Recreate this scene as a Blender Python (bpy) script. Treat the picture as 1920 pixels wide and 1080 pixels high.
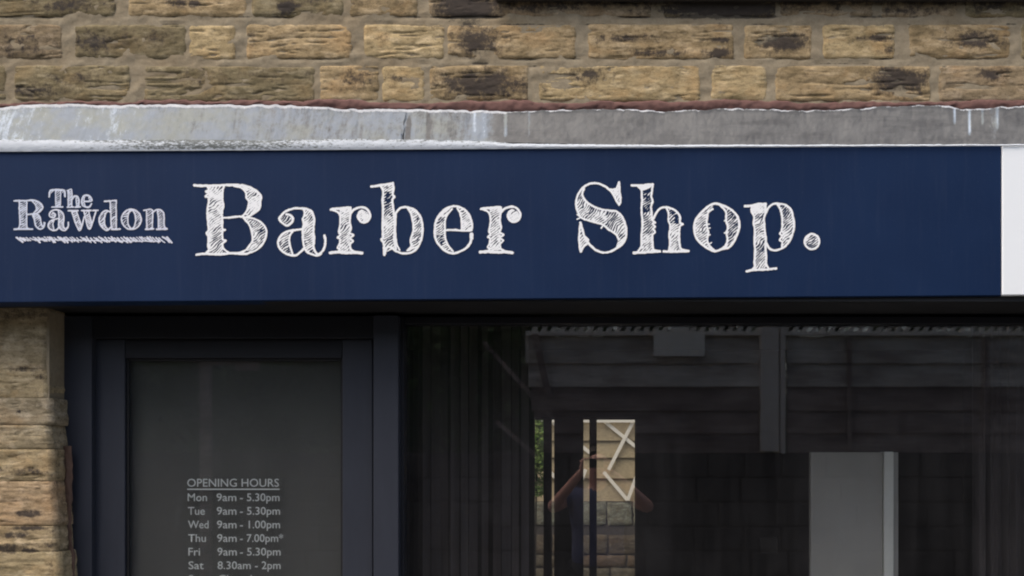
import bpy, math, random
import numpy as np
from mathutils import Vector

random.seed(7)
rng = np.random.default_rng(7)
for o in list(bpy.data.objects):
    bpy.data.objects.remove(o)
SC = bpy.context.scene
COL = SC.collection

# ------------------------------------------------------------------ camera, sky, sun, exposure
CAM_Y, CAM_Z = -3.0, 1.55
cd = bpy.data.cameras.new('camera')
cam = bpy.data.objects.new('camera', cd); COL.objects.link(cam)
cam.location = (0, CAM_Y, CAM_Z); cam.rotation_euler = (math.radians(90), 0, 0)
cd.sensor_width = 36; cd.lens = 36 * 3.0 / (1920 / 660)
cd.shift_x = -150 / 1920; cd.shift_y = 330 / 1920
cd.clip_start = 0.01; cd.clip_end = 400
SC.camera = cam

world = bpy.data.worlds.new('World'); SC.world = world; world.use_nodes = True
wn = world.node_tree; wn.nodes.clear()
SUN_EL, SUN_ROT = 60, 232
sky = wn.nodes.new('ShaderNodeTexSky'); sky.sky_type = 'NISHITA'; sky.sun_disc = False
sky.sun_elevation = math.radians(SUN_EL); sky.sun_rotation = math.radians(SUN_ROT)
sky.air_density = 1.0; sky.dust_density = 5.0; sky.ozone_density = 0.0
bg = wn.nodes.new('ShaderNodeBackground'); bg.inputs[1].default_value = 0.15
wo = wn.nodes.new('ShaderNodeOutputWorld')
wn.links.new(sky.outputs[0], bg.inputs[0]); wn.links.new(bg.outputs[0], wo.inputs[0])

sd = bpy.data.lights.new('sun', 'SUN'); sun = bpy.data.objects.new('sun', sd); COL.objects.link(sun)
sd.energy = 1.5; sd.angle = math.radians(60); sd.color = (1.0, 0.985, 0.92)
az = math.radians(SUN_ROT)
sdir = Vector((math.sin(az) * math.cos(math.radians(SUN_EL)), math.cos(az) * math.cos(math.radians(SUN_EL)), math.sin(math.radians(SUN_EL))))
sun.rotation_euler = sdir.to_track_quat('Z', 'Y').to_euler()
sun.location = sdir * 30

SC.view_settings.view_transform = 'Standard'; SC.view_settings.look = 'None'
SC.view_settings.exposure = 0.55; SC.view_settings.gamma = 1.0
SC.view_settings.use_curve_mapping = False
SC.cycles.filter_width = 2.0; SC.cycles.max_bounces = 8; SC.cycles.transparent_max_bounces = 16

# ------------------------------------------------------------------ helpers
GLASS_Y = 0.28
def P(px, py, Y):                       # point of the plane at depth Y seen at a photo pixel
    k = (Y - CAM_Y) / 3.0 / 660.0
    return ((px - 1110) * k, Y, CAM_Z + (870 - py) * k)
def PR(px, py, Y):                      # point at depth Y whose mirror image in the shop glass lies at that pixel
    k = (2 * GLASS_Y - Y - CAM_Y) / 3.0 / 660.0
    return ((px - 1110) * k, Y, CAM_Z + (870 - py) * k)

def link(name, me, mat, parent=None):
    o = bpy.data.objects.new(name, me); COL.objects.link(o)
    if mat is not None and not me.materials: me.materials.append(mat)
    if parent is not None: o.parent = parent
    return o
def mesh(name, v, f, smooth=False):
    me = bpy.data.meshes.new(name)
    me.from_pydata([tuple(p) for p in v], [], [tuple(q) for q in f]); me.update()
    if smooth:
        me.polygons.foreach_set('use_smooth', [True] * len(me.polygons))
    return me
def tag(o, label=None, cat=None, group=None, kind=None):
    if label: o['label'] = label
    if cat: o['category'] = cat
    if group: o['group'] = group
    if kind: o['kind'] = kind
    return o
def thing(name, label, cat, loc=(0, 0, 0), group=None, kind=None):
    o = bpy.data.objects.new(name, None); COL.objects.link(o); o.location = loc
    o.empty_display_size = 0.1
    return tag(o, label, cat, group, kind or 'thing')

def boxv(x0, x1, y0, y1, z0, z1, b=0.0):
    """box, optionally with chamfered edges"""
    if b <= 0:
        v = [(x, y, z) for x in (x0, x1) for y in (y0, y1) for z in (z0, z1)]
        f = [(0, 1, 3, 2), (4, 6, 7, 5), (0, 4, 5, 1), (2, 3, 7, 6), (0, 2, 6, 4), (1, 5, 7, 3)]
        return v, f
    import bmesh
    bm = bmesh.new()
    bmesh.ops.create_cube(bm, size=1)
    for p in bm.verts:
        p.co = Vector((x0 if p.co.x < 0 else x1, y0 if p.co.y < 0 else y1, z0 if p.co.z < 0 else z1))
    bmesh.ops.bevel(bm, geom=bm.edges[:], offset=b, segments=2, affect='EDGES', profile=0.6)
    bm.verts.index_update()
    v = [p.co[:] for p in bm.verts]; f = [[q.index for q in fc.verts] for fc in bm.faces]
    bm.free()
    return v, f
def box(name, x0, x1, y0, y1, z0, z1, mat, parent=None, b=0.0):
    v, f = boxv(x0, x1, y0, y1, z0, z1, b)
    return link(name, mesh(name, v, f), mat, parent)
def pbox(name, px0, py0, px1, py1, Y0, Y1, mat, parent=None, b=0.0):   # box whose front face spans a pixel rectangle at Y0
    a = P(px0, py1, Y0); c = P(px1, py0, Y0)
    return box(name, a[0], c[0], Y0, Y1, a[2], c[2], mat, parent, b)
def rbox(name, px0, py0, px1, py1, Y0, Y1, mat, parent=None, b=0.0):   # the same, seen by reflection (front face at Y1, towards the shop)
    a = PR(px0, py1, Y1); c = PR(px1, py0, Y1)
    return box(name, a[0], c[0], Y0, Y1, a[2], c[2], mat, parent, b)
def prism(name, front, back, mat, parent=None):     # front / back: same number of 3D points
    n = len(front); v = list(front) + list(back)
    f = [tuple(range(n))[::-1], tuple(range(n, 2 * n))] + [(i, (i + 1) % n, n + (i + 1) % n, n + i) for i in range(n)]
    return link(name, mesh(name, v, f), mat, parent)
def beam(name, a, b_, w, t, mat, parent=None, nrm=(0, -1, 0)):   # flat bar from a to b, width w, thickness t along nrm
    a = Vector(a); b_ = Vector(b_); n = Vector(nrm); d = (b_ - a).normalized(); s = d.cross(n).normalized() * w / 2
    fr = [a - s, b_ - s, b_ + s, a + s]; bk = [p - n * t for p in fr]
    return prism(name, [p[:] for p in fr], [p[:] for p in bk], mat, parent)

# value noise in numpy
def vnoise(x, y, seed=0):
    x = np.asarray(x, float); y = np.asarray(y, float)
    xi = np.floor(x).astype(np.int64); yi = np.floor(y).astype(np.int64)
    fx = x - xi; fy = y - yi; fx = fx * fx * (3 - 2 * fx); fy = fy * fy * (3 - 2 * fy)
    def h(a, b):
        n = (a * 374761393 + b * 668265263 + seed * 974634777) & 0xffffffff
        n = ((n ^ (n >> 13)) * 1274126177) & 0xffffffff
        n = n ^ (n >> 16)
        return (n & 0xffff) / 65535.0
    return (h(xi, yi) * (1 - fx) + h(xi + 1, yi) * fx) * (1 - fy) + (h(xi, yi + 1) * (1 - fx) + h(xi + 1, yi + 1) * fx) * fy
def fbm(x, y, seed=0, o=4):
    s = 0; a = 1; t = 0
    for i in range(o):
        s = s + a * vnoise(x * 2 ** i, y * 2 ** i, seed + i * 17); t += a; a *= 0.5
    return s / t
def smooth01(a, b, x):
    t = np.clip((x - a) / (b - a), 0, 1); return t * t * (3 - 2 * t)

def grid_mesh(name, V, attrs=None, smooth=True):     # V: rows x cols x 3
    r, c, _ = V.shape
    idx = np.arange(r * c).reshape(r, c)
    q = np.stack([idx[:-1, :-1], idx[:-1, 1:], idx[1:, 1:], idx[1:, :-1]], -1).reshape(-1, 4)
    me = bpy.data.meshes.new(name)
    me.vertices.add(r * c); me.vertices.foreach_set('co', V.reshape(-1).astype(np.float32))
    n = len(q); me.loops.add(4 * n); me.loops.foreach_set('vertex_index', q.reshape(-1).astype(np.int32))
    me.polygons.add(n); me.polygons.foreach_set('loop_start', np.arange(0, 4 * n, 4, dtype=np.int32))
    me.update(calc_edges=True); me.validate()
    if smooth: me.polygons.foreach_set('use_smooth', np.ones(len(me.polygons), dtype=bool))
    for k, a in (attrs or {}).items():
        at = me.attributes.new(k, 'FLOAT', 'POINT'); at.data.foreach_set('value', a.reshape(-1).astype(np.float32))
    return me

# ------------------------------------------------------------------ materials
class NT:
    def __init__(s, name):
        s.m = bpy.data.materials.new(name); s.m.use_nodes = True; s.t = s.m.node_tree; s.t.nodes.clear()
        s.out = s.n('ShaderNodeOutputMaterial')
    def n(s, t, **kw):
        x = s.t.nodes.new(t)
        for k, v in kw.items():
            if isinstance(k, str) and hasattr(x, k): setattr(x, k, v)
        return x
    def l(s, a, b): s.t.links.new(a, b)
    def obj(s, scale=(1, 1, 1)):
        g = s.n('ShaderNodeNewGeometry'); m = s.n('ShaderNodeMapping'); m.inputs['Scale'].default_value = scale
        s.l(g.outputs['Position'], m.inputs['Vector']); return m.outputs[0]
    def noise(s, vec, scale, detail=4, rough=.6):
        x = s.n('ShaderNodeTexNoise'); x.inputs['Scale'].default_value = scale; x.inputs['Detail'].default_value = detail
        x.inputs['Roughness'].default_value = rough; s.l(vec, x.inputs['Vector']); return x.outputs['Fac']
    def ramp(s, fac, stops):
        r = s.n('ShaderNodeValToRGB'); e = r.color_ramp.elements
        while len(e) < len(stops): e.new(.5)
        for i, (p, c) in enumerate(stops):
            e[i].position = p; e[i].color = (c, c, c, 1) if isinstance(c, (int, float)) else (*c, 1)
        s.l(fac, r.inputs[0]); return r.outputs[0]
    def math(s, op, a, b=None, clamp=False):
        m = s.n('ShaderNodeMath'); m.operation = op; m.use_clamp = clamp
        for i, q in enumerate((a, b)):
            if q is None: continue
            if isinstance(q, (int, float)): m.inputs[i].default_value = q
            else: s.l(q, m.inputs[i])
        return m.outputs[0]
    def mix(s, fac, a, b, mode='MIX'):
        m = s.n('ShaderNodeMix'); m.data_type = 'RGBA'; m.blend_type = mode
        for i, q in ((0, fac), (6, a), (7, b)):
            if isinstance(q, (int, float)): m.inputs[i].default_value = q if i == 0 else (q, q, q, 1)
            elif isinstance(q, tuple): m.inputs[i].default_value = (*q, 1)
            else: s.l(q, m.inputs[i])
        return m.outputs[2]
    def attr(s, name):
        a = s.n('ShaderNodeAttribute'); a.attribute_name = name; return a.outputs['Fac']
    def done(s, col, rough=.7, bump=None, bs=.3, bd=.01, spec=.5, metal=0, coat=0):
        b = s.n('ShaderNodeBsdfPrincipled')
        if isinstance(col, tuple): b.inputs['Base Color'].default_value = (*col, 1)
        else: s.l(col, b.inputs['Base Color'])
        if isinstance(rough, (int, float)): b.inputs['Roughness'].default_value = rough
        else: s.l(rough, b.inputs['Roughness'])
        b.inputs['Specular IOR Level'].default_value = spec; b.inputs['Metallic'].default_value = metal
        b.inputs['Coat Weight'].default_value = coat
        if bump is not None:
            u = s.n('ShaderNodeBump'); u.inputs['Strength'].default_value = bs; u.inputs['Distance'].default_value = bd
            s.l(bump, u.inputs['Height']); s.l(u.outputs[0], b.inputs['Normal'])
        s.l(b.outputs[0], s.out.inputs[0]); return s.m

def simple(name, col, rough=.6, var=.25, scale=20, stretch=(1, 1, 1), bs=.15, bd=.002, spec=.4, coat=0):
    t = NT(name); v = t.obj(stretch); n = t.noise(v, scale, 5)
    c = t.mix(n, tuple(x * (1 - var) for x in col), tuple(min(1, x * (1 + var)) for x in col))
    return t.done(c, rough, n, bs, bd, spec, coat=coat)

def stone_mat(name, dark=(.040, .035, .036), k=1.0):
    t = NT(name)
    oi = t.n('ShaderNodeObjectInfo'); base = oi.outputs['Color']
    warp = t.noise(t.obj((4, 4, 9)), 1.0, 3, .5)
    strata = t.noise(t.obj((11, 11, 62)), 1.0, 5, .7)
    grain = t.noise(t.obj((1, 1, 1.5)), 210, 4, .8)
    mid = t.noise(t.obj((1, 1, 1.8)), 55, 5, .7)
    blot = t.noise(t.obj((1, 1, 1.7)), 13, 5, .65)
    olive = t.mix(1.0, base, (.60, .60, .58), 'MULTIPLY')
    pale = t.mix(1.0, base, (1.38, 1.42, 1.55), 'MULTIPLY')
    c = t.mix(t.ramp(blot, [(.36, 1), (.56, 0)]), base, olive)
    c = t.mix(t.ramp(t.noise(t.obj((1, 1, 2.5)), 19, 4, .6), [(.50, 0), (.68, .85)]), c, pale)
    c = t.mix(t.ramp(t.noise(t.obj((1, 1, 1.4)), 9, 3, .6), [(.5, 0), (.7, .6)]), c, t.mix(1.0, base, (1.05, .90, .76), 'MULTIPLY'))
    f = t.math('MULTIPLY', t.ramp(strata, [(.30, .74), (.45, 1.0), (.7, 1.10)]), t.ramp(grain, [(.25, .70), (.5, 1.0), (.75, 1.18)]))
    f = t.math('MULTIPLY', f, t.ramp(mid, [(.28, .55), (.46, 1.0), (.7, 1.15)]))
    f = t.math('MULTIPLY', f, t.ramp(t.noise(t.obj((1, 1, 1.8)), 120, 4, .75), [(.30, .45), (.42, 1.0), (.66, 1.0), (.76, 1.25)]))
    f = t.math('MULTIPLY', f, k)
    m1 = t.n('ShaderNodeVectorMath'); m1.operation = 'SCALE'; t.l(c, m1.inputs[0]); t.l(f, m1.inputs['Scale'])
    nz = t.noise(t.obj((1.3, 1.3, 1.0)), 70, 6, .8); nz2 = t.noise(t.obj((1, 1, 1.6)), 26, 4, .6)
    g = t.math('ADD', t.attr('stain_shade'), t.math('ADD', t.math('MULTIPLY', t.math('SUBTRACT', nz, .5), 2.1), t.math('MULTIPLY', t.math('SUBTRACT', nz2, .5), 1.5)))
    c2 = t.mix(t.ramp(g, [(.22, 0), (.55, .45)]), m1.outputs[0], (.10, .075, .050))
    c3 = t.mix(t.ramp(g, [(.48, 0), (.85, .84)]), c2, dark)
    hgt = t.math('ADD', t.math('ADD', t.math('MULTIPLY', strata, .5), t.math('MULTIPLY', grain, .9)), t.math('MULTIPLY', mid, .45))
    return t.done(c3, .95, hgt, .42, .003, .12)

M = {}
M['stone'] = stone_mat('sandstone')
def mortar_mat():
    t = NT('mortar'); n = t.noise(t.obj(), 60, 5, .7); n2 = t.noise(t.obj(), 7, 3, .5)
    c = t.mix(t.ramp(n, [(.3, 0), (.7, 1)]), (.25, .205, .14), (.34, .285, .20))
    c = t.mix(t.ramp(n2, [(.45, 0), (.75, .45)]), c, (.25, .18, .10))
    g = t.math('ADD', t.attr('stain_shade'), t.math('MULTIPLY', t.math('SUBTRACT', n, .5), 1.5))
    c = t.mix(t.ramp(g, [(.55, 0), (.85, .8)]), c, (.04, .037, .035))
    return t.done(c, .95, n, .6, .004, .1)
M['mortar'] = mortar_mat()
M['red_mortar'] = simple('red_mortar', (.165, .090, .078), .9, .3, 50, bs=.5, bd=.003, spec=.2)

def lead_mat():
    t = NT('weathered_lead')
    n = t.noise(t.obj((1, .4, .6)), 45, 6, .8); streak = t.noise(t.obj((1, .05, .06)), 75, 4, .6); fine = t.noise(t.obj(), 260, 3, .7)
    base = t.mix(t.ramp(n, [(.3, 0), (.7, 1)]), (.070, .071, .073), (.125, .125, .126))
    big = t.noise(t.obj((1, .5, .8)), 9, 4, .6)
    base = t.mix(t.ramp(big, [(.4, 0), (.62, .7)]), base, (.155, .155, .152))
    base = t.mix(t.ramp(t.noise(t.obj((.5, 1, 2.5)), 14, 4, .6), [(.5, 0), (.68, .6)]), base, (.055, .055, .058))
    green = t.mix(t.ramp(t.noise(t.obj(), 14, 3), [(.4, 0), (.65, .8)]), (.215, .25, .295), (.235, .25, .22))
    w = t.math('ADD', t.attr('white'), t.math('MULTIPLY', t.math('SUBTRACT', t.math('ADD', t.math('MULTIPLY', streak, .35), t.math('MULTIPLY', n, .65)), .5), 1.5))
    c = t.mix(t.ramp(w, [(.30, 0), (.55, .8), (.8, 1)]), base, green)
    c = t.mix(t.ramp(w, [(.82, 0), (1.25, 1)]), c, (.40, .46, .54))
    e = t.math('ADD', t.attr('edge'), t.math('MULTIPLY', t.math('SUBTRACT', fine, .5), .8))
    c = t.mix(t.ramp(e, [(.45, 0), (.65, 1)]), c, (.60, .61, .63))
    return t.done(c, .6, t.math('ADD', n, t.math('MULTIPLY', fine, .3)), .5, .003, .35)
M['lead'] = lead_mat()
def sealant_mat():
    t = NT('white_sealant'); n = t.noise(t.obj((1, 1, 3)), 90, 5, .75)
    g = t.math('ADD', t.attr('stain_shade'), t.math('MULTIPLY', t.math('SUBTRACT', n, .5), 2.4))
    c = t.mix(t.ramp(g, [(.5, 0), (.72, .9)]), (.62, .66, .71), (.10, .11, .10))
    return t.done(c, .6, n, .4, .002, .3)
M['sealant'] = sealant_mat()

def sign_mat():
    t = NT('navy_sign_panel')
    n = t.noise(t.obj(), 3.0, 4, .5); d = t.noise(t.obj((1, 1, 1)), 160, 3, .8)
    c = t.mix(t.ramp(n, [(.35, 0), (.65, 1)]), (.0062, .0195, .062), (.0078, .0238, .073))
    c = t.mix(t.ramp(d, [(.60, 0), (.8, .09)]), c, (.35, .38, .45))
    c = t.mix(t.ramp(t.noise(t.obj((1, 1, .05)), 55, 4, .7), [(.52, 0), (.75, .02)]), c, (.30, .32, .38))
    return t.done(c, t.ramp(n, [(.3, .50), (.7, .60)]), d, .05, .0006, .14)
M['navy'] = sign_mat()
M['white_sign'] = simple('white_sign_panel', (.90, .93, .95), .45, .02, 12, bs=.02)
M['letter'] = simple('chalk_white_vinyl', (.93, .95, .98), .5, .10, 120, bs=.1, bd=.0005)
M['letter_dim'] = simple('faded_white_vinyl', (.64, .68, .80), .5, .22, 90, bs=.1, bd=.0005)
M['black'] = simple('black_soffit', (.012, .012, .014), .6, .3, 20)
M['frame'] = simple('dark_grey_blue_frame', (.034, .038, .052), .45, .18, 35, (1, 1, .2), bs=.08)
M['frame_dark'] = simple('dark_head_frame', (.012, .013, .019), .5, .2, 35)  # darker frame copy; puts under-sign shade into the door head and top rail
M['film'] = simple('grey_green_film', (.062, .066, .063), .7, .18, 5, bs=.05)
M['hours'] = simple('etched_white_vinyl', (.34, .37, .37), .6, .12, 200, bs=.05)
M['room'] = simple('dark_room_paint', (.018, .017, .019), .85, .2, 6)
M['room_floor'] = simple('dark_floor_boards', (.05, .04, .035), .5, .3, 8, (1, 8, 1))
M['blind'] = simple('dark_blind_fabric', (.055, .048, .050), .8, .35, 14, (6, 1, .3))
M['panel'] = simple('grey_panel_laminate', (.38, .375, .345), .6, .18, 5, bs=.05)
M['pale'] = simple('pale_green_grey_metal', (.78, .80, .74), .4, .08, 10)
M['rear_frame'] = simple('black_rear_frame', (.010, .010, .009), .6, .2, 20)
M['tan_board'] = simple('tan_rear_boards', (.31, .25, .145), .8, .75, 26, (1, 1, 5), bs=.4)
M['white_lath'] = simple('cream_lath', (.72, .68, .56), .7, .12, 30)
M['yard_stone'] = stone_mat('yard_stone', k=.5)
def old_wood(name, a, b):
    t = NT(name); oi = t.n('ShaderNodeObjectInfo')
    g = t.noise(t.obj((1.2, 1, 26)), 3, 5, .7); p = t.noise(t.obj((.6, 1, 1.6)), 3.5, 5, .65)
    c = t.mix(t.ramp(p, [(.35, 0), (.65, 1)]), b, a)
    f = t.math('MULTIPLY', t.ramp(g, [(.3, .65), (.65, 1.1)]), t.math('ADD', t.math('MULTIPLY', oi.outputs['Random'], .35), .80))
    m1 = t.n('ShaderNodeVectorMath'); m1.operation = 'SCALE'; t.l(c, m1.inputs[0]); t.l(f, m1.inputs['Scale'])
    return t.done(m1.outputs[0], .9, g, .5, .004, .2)
M['fence'] = simple('weathered_fence_wood', (.80, .72, .64), .85, .3, 22, (.25, 1, 3), bs=.4, bd=.004)
M['post'] = simple('concrete_post', (.72, .66, .60), .85, .2, 25)
M['plate'] = simple('white_plate', (.88, .84, .76), .5, .04, 10)
M['street_stone'] = simple('soot_dark_stone', (.050, .044, .038), .9, .7, 9, bs=.5, bd=.01)
M['asphalt'] = simple('asphalt', (.05, .05, .05), .9, .3, 60)
M['paving'] = simple('paving', (.20, .19, .17), .85, .2, 15)
M['kerb'] = simple('kerb_stone', (.24, .23, .21), .85, .2, 15)
M['skin'] = simple('skin', (.85, .44, .34), .55, .08, 30, bs=.05)
M['shirt'] = simple('blue_shirt', (.10, .11, .22), .9, .15, 40)
M['trousers'] = simple('dark_trousers', (.02, .022, .03), .9, .15, 40)
M['hair'] = simple('brown_hair', (.05, .03, .02), .7, .3, 80)
M['phone'] = simple('black_phone', (.01, .01, .012), .3, .1, 20)
M['cream_socket'] = simple('grey_socket', (.30, .28, .26), .5, .05, 20)
def leaf_mat(name, a, b):
    t = NT(name); oi = t.n('ShaderNodeNewGeometry'); c = t.mix(oi.outputs['Random Per Island'], a, b)
    return t.done(c, .6, None, spec=.3)
M['leaf'] = leaf_mat('hedge_leaf', (.025, .045, .014), (.07, .11, .03))
M['leaf_bright'] = leaf_mat('shrub_leaf', (.12, .22, .04), (.30, .40, .12))
def glass_mat(name, haze=0.0):
    t = NT(name)
    lw = t.n('ShaderNodeLayerWeight'); lw.inputs['Blend'].default_value = .5
    f = t.math('ADD', t.math('MULTIPLY', t.math('POWER', lw.outputs['Facing'], 5.0), .96), .04, True)
    tr = t.n('ShaderNodeBsdfTransparent'); tr.inputs[0].default_value = (.99, .99, .99, 1)
    gl = t.n('ShaderNodeBsdfGlossy'); gl.inputs['Roughness'].default_value = .012
    bn = t.n('ShaderNodeBump'); bn.inputs['Strength'].default_value = .06; bn.inputs['Distance'].default_value = .002
    t.l(t.noise(t.obj(), 2.2, 2, .4), bn.inputs['Height']); t.l(bn.outputs[0], gl.inputs['Normal'])
    mx = t.n('ShaderNodeMixShader'); t.l(f, mx.inputs[0]); t.l(tr.outputs[0], mx.inputs[1]); t.l(gl.outputs[0], mx.inputs[2])
    o = mx.outputs[0]
    if haze:      # reflection haze painted as a thin diffuse layer, with run marks and specks
        run = t.ramp(t.noise(t.obj((1, 1, .06)), 34, 4, .6), [(.35, .7), (.7, 1.35)])
        sm = t.ramp(t.noise(t.obj((1, 1, .6)), 5, 5, .6), [(.35, .65), (.7, 1.4)])
        sp = t.ramp(t.noise(t.obj(), 260, 2, .8), [(.70, 1.0), (.80, 2.2)])
        q = t.math('MULTIPLY', t.math('MULTIPLY', t.math('MULTIPLY', run, sm), sp), haze)
        df = t.n('ShaderNodeBsdfDiffuse'); df.inputs[0].default_value = (.50, .48, .49, 1)
        m2 = t.n('ShaderNodeMixShader'); t.l(q, m2.inputs[0]); t.l(o, m2.inputs[1]); t.l(df.outputs[0], m2.inputs[2]); o = m2.outputs[0]
    t.l(o, t.out.inputs[0]); return t.m
M['hazy_glass'] = glass_mat('hazy_window_glass', .013)
M['glass'] = glass_mat('window_glass')

# ------------------------------------------------------------------ the ground
tag(box('road', -30, 30, -30, -1.6, -.3, -.10, M['asphalt']), kind='structure')
tag(box('pavement', -30, 30, -1.45, .2, -.3, 0, M['paving']), kind='structure')
tag(box('kerb', -30, 30, -1.598, -1.452, -.3, .003, M['kerb'], b=.01), kind='structure')
tag(box('ground', -60, 60, -60, 60, -.6, -.31, M['asphalt']), kind='structure')

# ------------------------------------------------------------------ upper stone wall
WALL_Y = 0.075
STAINS = [(895, 80, 42, 30, 1.1), (880, 16, 62, 30, 1.3), (905, 158, 85, 26, 1.1), (1100, 142, 34, 16, .8), (1180, 72, 55, 8, .9), (1235, 100, 60, 8, .8),
          (1350, 76, 20, 6, 1.2), (1345, 101, 26, 8, 1.2), (1468, 80, 48, 17, 1.2), (1345, 16, 115, 20, 1.6), (1645, 72, 38, 8, 1.0), (1668, 95, 22, 14, .6),
          (1825, 76, 52, 16, .95), (1884, 78, 18, 22, .6), (1686, 150, 55, 26, 1.2), (1858, 140, 26, 14, .9), (45, 85, 60, 26, .62), (175, 80, 42, 22, .85),
          (235, 72, 30, 16, .6), (297, 72, 20, 14, .8), (60, 170, 60, 14, .8), (135, 150, 70, 22, .5), (380, 145, 90, 22, .42), (520, 140, 60, 16, .45),
          (540, 14, 22, 14, 1.1), (130, 10, 75, 16, .75), (335, 7, 18, 8, 1.0), (366, 9, 12, 7, 1.0), (668, 150, 38, 22, .7), (745, 150, 36, 9, .7),
          (600, 2, 60, 8, .7), (1010, 14, 90, 10, .8), (1560, 12, 60, 12, .5), (1700, 20, 80, 14, .6), (1860, 14, 60, 12, .8), (715, 72, 12, 10, .5),
          (1660, 75, 40, 5, .9), (470, 70, 14, 20, .5), (700, 8, 60, 5, .5), (1500, 20, 30, 12, .5)]
def stain_shade_at(px, py):
    s = np.zeros(np.shape(px))
    for cx, cy, rx, ry, k in STAINS:
        d = ((px - cx) / rx) ** 2 + ((py - cy) / ry) ** 2
        s = np.maximum(s, k * np.exp(-d * .8))
    s = np.maximum(s, .9 * smooth01(870, 980, px) * smooth01(24, 2, py))  # shade below the sill painted into the stain mask
    return s

def make_stone(parent, x0, y0, x1, y1, Y, col, seed, bulge=.010, res=1.9, name='stone', strata=.5, stains=None, mat=None, side=0.0):
    nx = max(8, int((x1 - x0) / res / 1.3)); ny = max(8, int((y1 - y0) / res))
    u = np.linspace(0, 1, nx); v = np.linspace(0, 1, ny); U, W = np.meshgrid(u, v)
    px = x0 + (x1 - x0) * U; py = y0 + (y1 - y0) * W
    px = px + (fbm(py / 14, px * 0 + seed * 3.1, seed) - .5) * 6 * np.abs(2 * U - 1) ** 3
    py = py + (fbm(px / 26, py * 0 + seed * 1.7, seed + 5) - .5) * 5.5 * np.abs(2 * W - 1) ** 3
    dx = np.minimum(px - x0, x1 - px); dy = np.minimum(py - y0, y1 - py)
    cr = 7.0
    ex = np.clip(cr - dx, 0, None); ey = np.clip(cr - dy, 0, None)
    d = cr - np.hypot(ex, ey); d = np.where((ex > 0) & (ey > 0), d, np.minimum(dx, dy))
    edge = 1 - np.exp(-np.clip(d + 1.5, 0, None) / 2.6)
    fr = fbm(px / 30, py / 15, seed + 9, 5)
    lay = fbm(px / 150 + seed, py / 11. + .25 * fbm(px / 40, py / 30, seed + 2), seed + 3, 2)
    cg = smooth01(.42, .6, fbm(px / 45, py / 20, seed + 14, 2))
    crack = np.exp(-((lay - .5) / .035) ** 2) * cg
    pit = smooth01(.40, .30, fbm(px / 9, py / 5, seed + 21, 3))
    steps = np.floor(lay * 7) / 7
    h = -.0045 + edge * (.0065 + bulge * .35 * fr + strata * .004 * (steps - .4) - .005 * crack - .001 * pit)
    k = (Y - CAM_Y) / 1980.0
    V = np.stack([(px - 1110) * k, Y - h, CAM_Z + (870 - py) * k], -1)
    V = V[::-1]   # rows bottom to top so faces look towards -Y
    st = (stain_shade_at(px, py) if stains is None else stains(px, py))[::-1]
    me = grid_mesh(name, V, {'stain_shade': st})
    o = link(name, me, mat or M['stone'], parent)
    o.color = (*col, 1); return o

wall = thing('stone_wall', 'weathered tan sandstone block wall with pale mortar above the lead flashing', 'wall', (0, WALL_Y, 0))
def add(o, par):   # parent while keeping world coordinates (parents are unrotated empties)
    o.parent = par; o.location = -Vector(par.location); return o
TAN, YEL, OLV, BRN, GRY = (.37, .275, .155), (.44, .335, .185), (.235, .190, .110), (.30, .228, .142), (.28, .25, .18)
ROWS = [
 (-120, -46, [(-90, 130, OLV), (150, 390, BRN), (410, 620, TAN), (640, 860, TAN), (880, 1130, OLV), (1150, 1400, BRN), (1420, 1700, TAN), (1720, 2000, OLV)]),
 (-34, 31, [(-60, 217, OLV), (240, 463, TAN), (472, 645, OLV), (655, 783, TAN), (804, 1222, BRN), (1243, 1455, OLV), (1462, 1638, BRN), (1650, 1795, BRN), (1808, 2000, OLV)]),
 (46, 110, [(-60, 118, BRN), (140, 350, OLV), (354, 442, YEL), (462, 660, TAN), (682, 834, YEL), (838, 1080, TAN), (1102, 1376, TAN), (1395, 1522, TAN), (1542, 1678, YEL), (1702, 1895, TAN), (1914, 2010, OLV)]),
 (123, 190, [(-60, 12, OLV), (27, 244, OLV), (270, 591, OLV), (599, 711, TAN), (716, 797, YEL), (805, 991, TAN), (1010, 1313, YEL), (1333, 1438, YEL), (1453, 1745, TAN), (1760, 2010, BRN)]),
]
rw_ = random.Random(21); yb_w = -132
while yb_w > -820:                      # courses above the frame
    x_w = -90 + rw_.uniform(-120, 0); L_ = []
    while x_w < 2010:
        w_w = rw_.uniform(140, 330); L_.append((x_w, min(x_w + w_w, 2012), rw_.choice([TAN, YEL, OLV, BRN]))); x_w += w_w + 20
    ROWS.append((yb_w - 70, yb_w, L_)); yb_w -= 84
sd_ = 0
for (y0, y1, L) in ROWS:
    for (x0, x1, c) in L:
        sd_ += 1
        r = random.uniform(.9, 1.1)
        o = make_stone(None, x0, y0 + random.uniform(-1, 1) , x1, y1 + random.uniform(-1, 1), WALL_Y, tuple(q * r for q in c), sd_, res=1.9 if y0 > -130 else 5.0, stains=None if y0 > -130 else (lambda a_, b_: .5 * (fbm(a_ / 60, b_ / 30, 60) - .45)))
        add(o, wall)
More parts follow.
